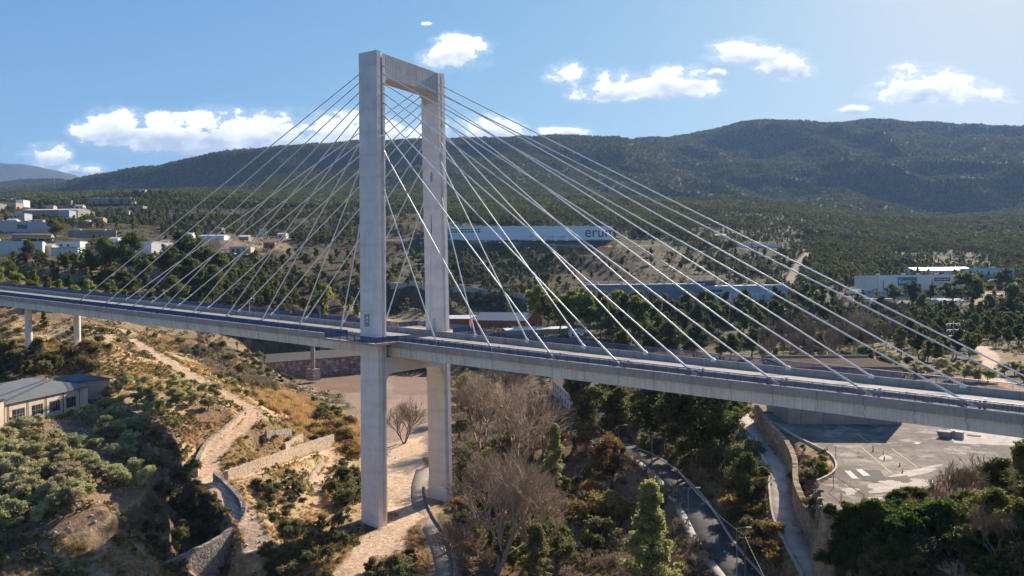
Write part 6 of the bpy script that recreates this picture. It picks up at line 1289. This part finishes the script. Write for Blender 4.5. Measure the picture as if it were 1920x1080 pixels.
region(['pine', 'pine_mid'], [(1200,590),(1480,585),(1500,615),(1400,640),(1180,650)], 34, 19, (14, 21), 'pine in the belt before the blue factory wing', 'pines before the factory wing', seed=37, dmin=360)
for x, y, h in [(1165, 660, 60), (1215, 668, 65), (1255, 672, 75), (1300, 640, 70), (1350, 650, 45), (1410, 668, 55), (1370, 675, 50)]: tree_at('pine', x, y, h, 'round pine just beyond the right deck railing', 'round pines beyond the railing', 1.2, D=380)
region('pine_mid', [(1480,555),(1560,562),(1580,610),(1500,600)], 14, 15, (12, 16), 'dark pine at the right end of the blue factory wing', 'pines right of the factory wing', seed=39, dmin=360)
region('poplar', [(1420,640),(1500,600),(1640,575),(1700,600),(1700,650),(1560,680),(1430,690)], 72, 11, (9, 14), 'bare grey poplar in the river thicket beyond the right cables', 'bare poplars by the river', seed=40, dmin=250)
for x, y, h, k in [(1677, 580, 45, 'umbrella'), (1710, 578, 52, 'pine'), (1745, 575, 40, 'umbrella'), (1785, 585, 60, 'umbrella'), (1825, 600, 85, 'umbrella'), (1858, 590, 40, 'pine'), (1895, 600, 70, 'pine'), (1730, 590, 40, 'pine'), (1885, 560, 55, 'umbrella'), (1650, 585, 30, 'pine')]: tree_at(k, x, y, h, 'pine standing before the cream warehouse and its yard', 'pines before the cream warehouse', 1.0)
region(['pine', 'pine_mid'], [(1680,600),(1940,605),(1940,650),(1860,660),(1760,695),(1680,665)], 44, 17, (8, 13), 'dark pine in the grove around the power pylon', 'pines around the power pylon', seed=42, dmin=200)
region('olive', [(1560,690),(1760,700),(1900,700),(1930,720),(1700,712)], 20, 18, (4, 5.6), 'olive tree in the dry field beyond the right deck', 'olive trees beyond the right deck', seed=43, dmin=180)
region('pine_mid', [(1160,480),(1500,480),(1470,520),(1300,520)], 22, 20, (7, 10), 'pine on the rocky slope above the blue hall', 'pines above the blue hall', seed=44, dmin=500)
region('shrub', [(1500,670),(1760,680),(1800,705),(1520,695)], 16, 20, (2.4, 4), 'low bush in the field beyond the right railing', 'bushes beyond the right railing', seed=45, dmin=180)
region('pine_mid', [(130,400),(330,400),(400,430),(250,430)], 30, 14, (8, 12), 'pine on the wooded rise above the town yard', 'pines on the rise above the town', seed=46, dmin=500)

# ------------------------------------------------------------------ what nobody could count: far woods, scrub, dry grass (points carrying instances of small meshes)
def scatter(name, label, P, S, protos, seed=0, tilt=.12):
    rg = np.random.default_rng(seed); n = len(P); me = bpy.data.meshes.new(name); me.vertices.add(n); me.vertices.foreach_set('co', np.asarray(P, np.float32).ravel())
    a = me.attributes.new('size', 'FLOAT_VECTOR', 'POINT'); a.data.foreach_set('vector', np.asarray(S, np.float32).ravel())
    a = me.attributes.new('turn', 'FLOAT_VECTOR', 'POINT'); a.data.foreach_set('vector', np.stack([rg.normal(size=n)*tilt, rg.normal(size=n)*tilt, rg.random(n)*6.28], 1).astype(np.float32).ravel())
    a = me.attributes.new('pick', 'INT', 'POINT'); a.data.foreach_set('value', rg.integers(0, len(protos), n).astype(np.int32))
    o = link(name, me); tag(o, label, kind='stuff')
    g = bpy.data.node_groups.new(name, 'GeometryNodeTree'); g.interface.new_socket('Geometry', in_out='INPUT', socket_type='NodeSocketGeometry'); g.interface.new_socket('Geometry', in_out='OUTPUT', socket_type='NodeSocketGeometry')
    N = g.nodes; L = g.links; gi_ = N.new('NodeGroupInput'); go = N.new('NodeGroupOutput'); j = N.new('GeometryNodeJoinGeometry')
    def na(nm, dt):
        q = N.new('GeometryNodeInputNamedAttribute'); q.data_type = dt; q.inputs['Name'].default_value = nm; return q.outputs['Attribute']
    for k, pm in enumerate(protos):
        po = bpy.data.objects.new(name+'_source', pm); oi = N.new('GeometryNodeObjectInfo'); oi.inputs['Object'].default_value = po; oi.inputs['As Instance'].default_value = True
        ip = N.new('GeometryNodeInstanceOnPoints'); L.new(gi_.outputs[0], ip.inputs['Points']); L.new(oi.outputs['Geometry'], ip.inputs['Instance'])
        c = N.new('FunctionNodeCompare'); c.data_type = 'INT'; c.operation = 'EQUAL'; L.new(na('pick', 'INT'), c.inputs[2]); c.inputs[3].default_value = k; L.new(c.outputs[0], ip.inputs['Selection'])
        er_ = N.new('FunctionNodeEulerToRotation'); L.new(na('turn', 'FLOAT_VECTOR'), er_.inputs[0]); L.new(er_.outputs[0], ip.inputs['Rotation']); L.new(na('size', 'FLOAT_VECTOR'), ip.inputs['Scale']); L.new(ip.outputs[0], j.inputs[0])
    L.new(j.outputs[0], go.inputs[0]); md = o.modifiers.new('scatter', 'NODES'); md.node_group = g; return o
def small_tree(seed, kind, nc, per, ls, W=.62, lm='pine_far'):
    rg = np.random.default_rng(seed); C, P, out = crown_pts(kind, 1.0, W, rg, nc, per); P[:, 2] = np.maximum(P[:, 2], .06); V, Q = cards(P, np.full(len(P), ls), rg, .3, .6, out, .5); V2, Q2 = tubes([(np.array([0, 0, -.15]), np.array([0, 0, .75]), .022, .01)], 4)
    me = mesh_np('small_tree', np.vstack([V, V2]), np.vstack([Q, Q2+len(V)]), LM[lm]); me.materials.append(M['bark']); mi = np.zeros(len(Q)+len(Q2), np.int32); mi[len(Q):] = 1; me.polygons.foreach_set('material_index', mi); return me
FP = [small_tree(400+s, 'pine' if s % 2 else 'cone', 24, 9, .075, lm='pine_near_far') for s in range(5)]
FP2 = [small_tree(420+s, 'pine' if s % 2 else 'cone', 13, 5, .13, .75) for s in range(4)]
def cand(n, d0, d1, pw, seed, t0=-.92, t1=1.0):
    """random ground points, density falling with distance"""
    rg = np.random.default_rng(seed); u = rg.random(n); e = pw; d = (d0**e+(d1**e-d0**e)*u)**(1/e); t = rg.uniform(t0, t1, n); X = CAM[0]+d*(FH[0]+RH[0]*t); Y = CAM[1]+d*(FH[1]+RH[1]*t); return X, Y, d, rg
def seen(X, Y, Z, up=8.0):
    """keep points not far below the visible surface"""
    t, l, d = to_tl(np.stack([X, Y], -1)); i = np.clip(np.round((t-tt[0])/(tt[1]-tt[0])).astype(int), 0, NT-1); j = np.clip(np.searchsorted(ll, l)-1, 0, NL-1); return (Z+up-CAM[2])/d > SMAX[np.maximum(j-1, 0), i]-.004
def pix(X, Y, Z):
    d = np.stack([X-CAM[0], Y-CAM[1], Z-CAM[2]], -1); z = d@cf; return 960+F*(d@cr)/z, 540-F*(d@cu)/z
def away(X, Y, m=3.0):
    k = ~in_poly(X, Y, [tuple(q[:2]) for q in YARD])
    for P in BLD+[LOT]:
        P = np.array([q[:2] for q in P]); c_ = P.mean(0); r_ = np.max(np.hypot(*(P-c_).T)); s = np.hypot(X-c_[0], Y-c_[1]) < r_+1
        if s.any(): k[np.where(s)[0][in_poly(X[s], Y[s], [tuple(q) for q in P])]] = False
    for key, (L, w) in tracks.items():
        lo = L[:, :2].min(0)-9; hi = L[:, :2].max(0)+9; s = np.where((X > lo[0]) & (X < hi[0]) & (Y > lo[1]) & (Y < hi[1]))[0]
        if len(s):
            st_ = max(1, len(L)//160); q = L[::st_]; dm = np.min(np.hypot(X[s][:, None]-q[None, :, 0], Y[s][:, None]-q[None, :, 1]), axis=1); k[s[dm < w/2+m]] = False
    return k
# far forest on the hills
X, Y, d, rg = cand(300000, 1150, 5200, 1.35, 5); Z = zat(X, Y); k = seen(X, Y, Z, 12); X, Y, Z, d = X[k], Y[k], Z[k], d[k]
px_, py_ = pix(X, Y, Z); f1 = fbm(X/130, Y/130, 3, 77); f2 = fbm(X/420, Y/420, 3, 91)
den = sm(-.75, .05, f1*.5+f2*.6+.25+sm(1300, 1700, d)*.4); den = np.where(in_poly(px_, py_, [(1300, 400), (1520, 404), (1500, 450), (1290, 445)]), .35, den)
k = (rg.random(len(X)) < den) & away(X, Y, 4); X, Y, Z, d = X[k], Y[k], Z[k], d[k]; h = (5.5+5.5*rg.random(len(X)))*(1+sm(2000, 4200, d)*.5)
scatter('forest', 'dense pine forest covering the far hills', np.stack([X, Y, Z-.4], 1), np.stack([h*(1.0+.3*rg.random(len(h)))]*2+[h], 1), FP2, 6)
print('forest', len(X))
# mid slopes: scattered wood and scrub
X, Y, d, rg = cand(105000, 400, 1350, 1.6, 7); Z = zat(X, Y); k = seen(X, Y, Z, 8); X, Y, Z, d = X[k], Y[k], Z[k], d[k]; px_, py_ = pix(X, Y, Z)
f1 = fbm(X/60, Y/60, 3, 78); f2 = fbm(X/22, Y/22, 2, 79); den = sm(-.3, .35, f1*.6+f2*.4)*.72+.08
wood = in_poly(px_, py_, [(1480, 400), (2100, 400), (2100, 500), (1700, 470), (1640, 490), (1540, 520), (1530, 460), (1560, 440)]) | in_poly(px_, py_, [(840, 380), (1300, 380), (1380, 420), (1240, 440), (840, 418)]) | in_poly(px_, py_, [(270, 360), (400, 360), (400, 385), (280, 385)]) | in_poly(px_, py_, [(1500, 480), (1700, 490), (1640, 530), (1500, 540)]) | in_poly(px_, py_, [(1900, 480), (2200, 480), (2200, 640), (1930, 640)])
bare_ = in_poly(px_, py_, [(1300, 408), (1500, 412), (1470, 450), (1300, 445)]) | in_poly(px_, py_, [(405, 435), (545, 435), (550, 485), (415, 482)]) | in_poly(px_, py_, [(1585, 535), (1920, 540), (1920, 572), (1585, 570)]) | in_poly(px_, py_, [(-100, 375), (150, 375), (150, 490), (-100, 490)])
den = den*np.where(np.mod(Z/7.5+f2*.25, 1) < .5, .35, 1.15)*sm(-.55, .15, fbm(X/170, Y/170, 2, 95)+.25); den = np.where(wood, .9*sm(-.7, -.1, f1+.3), den); den = np.where(bare_, den*.35, den); den = np.where(in_poly(px_, py_, [(690, 441), (1160, 449), (1260, 455), (1260, 474), (1150, 474), (690, 463)]) | in_poly(px_, py_, [(-50, 425), (300, 430), (310, 492), (-50, 490)]) | in_poly(px_, py_, [(700, 585), (1010, 590), (1140, 615), (1140, 660), (700, 660)]) | in_poly(px_, py_, [(20, 400), (160, 398), (160, 415), (20, 418)]) | in_poly(px_, py_, [(1380, 455), (1480, 455), (1480, 475), (1380, 475)]), .02, den); den = np.where(in_poly(px_, py_, [(690, 441), (1170, 449), (1190, 480), (690, 465)]), 0, den); k = (rg.random(len(X)) < den) & away(X, Y, 2.5)
X, Y, Z, d = X[k], Y[k], Z[k], d[k]; h = 1.8+rg.random(len(X))**1.7*8.5; h = np.where(wood[k], 5+4.5*rg.random(len(X)), h)
scatter('woodland', 'scattered young pines and scrub on the middle slopes', np.stack([X, Y, Z-.2], 1), np.stack([h*(1.05+.35*rg.random(len(h)))]*2+[h], 1), FP, 8)
print('woodland', len(X))
SP = [small_tree(440+s, 'bush', 10, 8, .11, 1.2, 'shrub') for s in range(3)]
X, Y, d, rg = cand(120000, 300, 1200, 1.3, 9); Z = zat(X, Y); k = seen(X, Y, Z, 2); X, Y, Z = X[k], Y[k], Z[k]; f2 = fbm(X/14, Y/14, 2, 80); k = (rg.random(len(X)) < sm(-.3, .5, f2)*.8) & away(X, Y, 1); X, Y, Z = X[k], Y[k], Z[k]; h = .7+1.6*rg.random(len(X))
scatter('scrub', 'low scrub on the terraces of the middle slopes', np.stack([X, Y, Z-.1], 1), np.stack([h*1.3, h*1.3, h], 1), SP, 10)
# near ground cover
def tuft(seed, n, lm, spread, ht, wd):
    rg = np.random.default_rng(seed); b = rg.normal(size=(n, 2))*.22*spread; t = rg.random(n)*6.28; ln = rg.normal(size=(n, 2))*.28; w = np.stack([np.cos(t), np.sin(t)], 1)*wd; H_ = ht*(.5+.6*rg.random(n)); z0 = np.full(n, -.06)
    V = np.stack([np.column_stack([b-w, z0]), np.column_stack([b+w, z0]), np.column_stack([b+ln*H_[:, None]+w*.35, H_]), np.column_stack([b+ln*H_[:, None]-w*.35, H_])], 1).reshape(-1, 3); return mesh_np('tuft', V, np.arange(n*4).reshape(n, 4), LM[lm])
def cover(name, label, n, protos, hr, zones_in, seed, dens=lambda X, Y: 1.0, d0=70, d1=330, wk=1.0, m=.1):
    X, Y, d, rg = cand(n, d0, d1, 1.5, seed, -.8, .8); Z = zat(X, Y); px_, py_ = pix(X, Y, Z); k = np.zeros(len(X), bool)
    for P in zones_in: k |= in_poly(px_, py_, P)
    k &= rg.random(len(X)) < dens(X, Y); k &= away(X, Y, m); X, Y, Z = X[k], Y[k], Z[k]; h = hr[0]+(hr[1]-hr[0])*rg.random(len(X)); print(name, len(X))
    scatter(name, label, np.stack([X, Y, Z], 1), np.stack([h*wk, h*wk, h], 1), protos, seed+1)
LEFTZ = [(-80, 590), (330, 620), (480, 690), (560, 745), (672, 790), (676, 1090), (440, 1090), (-80, 1090), (-80, 640)]
ST = [tuft(500+s, 60, 'straw', 1, 1.0, .022) for s in range(3)]; GT = [tuft(510+s, 50, 'grass', 1.1, 1.0, .03) for s in range(3)]
yz = [(545, 706), (700, 692), (812, 700), (830, 780), (806, 860), (722, 860), (640, 742)]
nf = lambda s, a, b, w=6: (lambda X, Y: sm(a, b, fbm(X/w, Y/w, 3, s)))
cover('dry_grass', 'straw coloured dry grass on the slopes', 190000, ST, (.2, .65), [[(-80,1000),(440,960),(470,1090),(-80,1090)], [(-80,590),(330,620),(480,690),(560,745),(672,790),(676,1090),(470,1090),(440,960),(380,905),(330,800),(220,740),(-80,650)], [(1400,830),(1560,860),(1560,1090),(1380,1090)], [(720,960),(840,980),(840,1090),(640,1090)]], 31, nf(61, -.35, .3))
cover('green_grass', 'greenish dry weeds on the slopes', 120000, GT, (.3, .8), [LEFTZ, [(846, 700), (1400, 740), (1460, 880), (1560, 1090), (850, 1090)], [(1560, 950), (1960, 850), (1960, 1090), (1560, 1090)]], 33, nf(62, .05, .6))
LS = [small_tree(460+s, 'bush', 12, 16, .09, 1.25, 'shrub') for s in range(3)]
cover('low_scrub', 'low thorny scrub on the near slopes', 40000, LS, (.5, 1.5), [LEFTZ, [(846, 690), (1400, 740), (1460, 880), (1560, 1090), (850, 1090)], [(1560, 950), (1960, 850), (1960, 1090), (1560, 1090)]], 35, nf(63, -.05, .5, 9))
BT = [make_bare('tmp', 1.0, .9, 600+s, 'twig', 3, .5) or PROT['tmp'][-1][1] for s in range(2)]
cover('brushwood', 'leafless brushwood in the hollow right of the pylon', 16000, BT, (.9, 2.6), [[(846, 690), (1190, 720), (1200, 860), (1330, 1000), (1400, 1090), (850, 1090)], [(1560, 960), (1960, 850), (1960, 1090), (1560, 1090)], [(330, 640), (560, 680), (560, 740), (400, 700)]], 37, nf(64, -.4, .3, 7))
cover('orange_reed', 'orange yellow reeds beside the pylon', 160000, ST, (1.2, 2.4), [[(480, 735), (560, 742), (672, 800), (672, 860), (600, 830), (500, 770)]], 39, nf(65, -.3, .3, 5))
RK = []
for s in range(3):
    rg_ = np.random.default_rng(700+s); V = np.array([(x, y, z) for x in (-1, 1) for y in (-1, 1) for z in (-1, 1)], float)*.5+rg_.normal(size=(8, 3))*.14; RK.append(mesh_np('stone', V, [(0, 1, 3, 2), (4, 6, 7, 5), (0, 4, 5, 1), (2, 3, 7, 6), (0, 2, 6, 4), (1, 5, 7, 3)], M['stone_c'] if 'stone_c' in M else mat('loose_stone', (.42, .36, .30), .95, var=.25, scale=3)))
cover('loose_stones', 'loose stones and clods on bare soil', 60000, RK, (.08, .38), [LEFTZ, [(1400, 780), (1560, 860), (1560, 1090), (1380, 1090)], yz], 41, nf(66, -.2, .5, 4), m=-.9)
if HAZE:
    hz = MB().box(-14500, 14500, -2500, 15500, float(GZ.min())-1.0, max(float(GZ.max()), CAM[2])+30).build('haze', bpy.data.materials.new('haze')); tag(hz, 'thin bluish haze filling the valley', kind='stuff')
    hm = hz.data.materials[0]; hm.use_nodes = True; hn = hm.node_tree.nodes; hn.clear(); ho = hn.new('ShaderNodeOutputMaterial'); pv = hn.new('ShaderNodeVolumePrincipled')
    pv.inputs['Color'].default_value = (.32, .55, 1.0, 1); pv.inputs['Density'].default_value = 4.6e-5; pv.inputs['Anisotropy'].default_value = .15; hm.node_tree.links.new(pv.outputs[0], ho.inputs['Volume'])
RK2 = []
for m_ in RK: c_ = m_.copy(); c_.materials.clear(); c_.materials.append(mat('brown_rock', (.25, .185, .13), .95, var=.35, scale=2)); RK2.append(c_)
cover('boulders', 'broken boulders on the rocky bank beside the ramp', 110000, RK2, (.3, 1.3), [[(1405,775),(1500,832),(1556,880),(1560,1090),(1500,1010),(1478,900),(1440,830)], [(1540,895),(1575,955),(1580,1090),(1530,1090)]], 43, nf(67, -.5, .3, 4), m=-.6)
# parts that are several loose pieces become one object each
def islands(o):
    me = o.data; n = len(me.vertices); par = list(range(n))
    def f(a):
        while par[a] != a: par[a] = par[par[a]]; a = par[a]
        return a
    for e in me.edges: par[f(e.vertices[0])] = f(e.vertices[1])
    gr = {}
    for p in me.polygons: gr.setdefault(f(p.vertices[0]), []).append(p)
    if len(gr) < 2: return
    co = [v.co[:] for v in me.vertices]; nm = o.name.split('.')[0]; first = True
    for g in gr.values():
        ix = {}; F_ = []; V = []
        for p in g:
            q = []
            for v in p.vertices:
                if v not in ix: ix[v] = len(V); V.append(co[v])
                q.append(ix[v])
            F_.append(q)
        m2 = bpy.data.meshes.new(nm); m2.from_pydata(V, [], F_); 
        for m_ in me.materials: m2.materials.append(m_)
        if first: tgt = o; first = False; newmesh = m2
        else: c = o.copy(); c.data = m2; COL.objects.link(c)
    o.data = newmesh
for o in [o for o in list(COL.objects) if o.type == 'MESH' and o.name.split('.')[0] in ('reflector', 'anchor_head', 'anchor_plate', 'sleeve', 'gable', 'damper', 'bearing')]: islands(o)
# one label for each thing: those that share a label are told apart by row and order
bpy.context.view_layer.update()
dupl = {}
for o in COL.objects:
    if o.parent is None and o.get('label') and not o.get('kind'): dupl.setdefault(o['label'], []).append(o)
def ordn(k): return str(k)+('th' if 10 <= k % 100 <= 20 else {1: 'st', 2: 'nd', 3: 'rd'}.get(k % 10, 'th'))
for lb, os_ in dupl.items():
    if len(os_) < 2: continue
    P = [(o,)+tuple(float(v) for v in proj(o.location))[:2] for o in os_]; P.sort(key=lambda q: -q[2]); rows = max(1, round(len(P)/9)) if len(P) > 12 else 1; per = math.ceil(len(P)/rows)
    if not os_[0].get('group'):
        for o in os_: o['group'] = ' '.join(lb.split()[:6])
    for r_ in range(rows):
        seg = sorted(P[r_*per:(r_+1)*per], key=lambda q: q[1])
        for k, q in enumerate(seg): q[0]['label'] = lb+(', front row' if rows > 1 and r_ == 0 else ', back row' if rows > 1 and r_ == rows-1 else ', row %d' % (r_+1) if rows > 1 else '')+', %s from left' % ordn(k+1)
bad = [o['label'] for o in COL.objects if o.get('label') and len(o['label'].split()) > 16]; print('LONG', sorted(set(' '.join(b.split()[:9]) for b in bad)))
print({k: v for k, v in COUNT.items()}, sum(COUNT.values()))
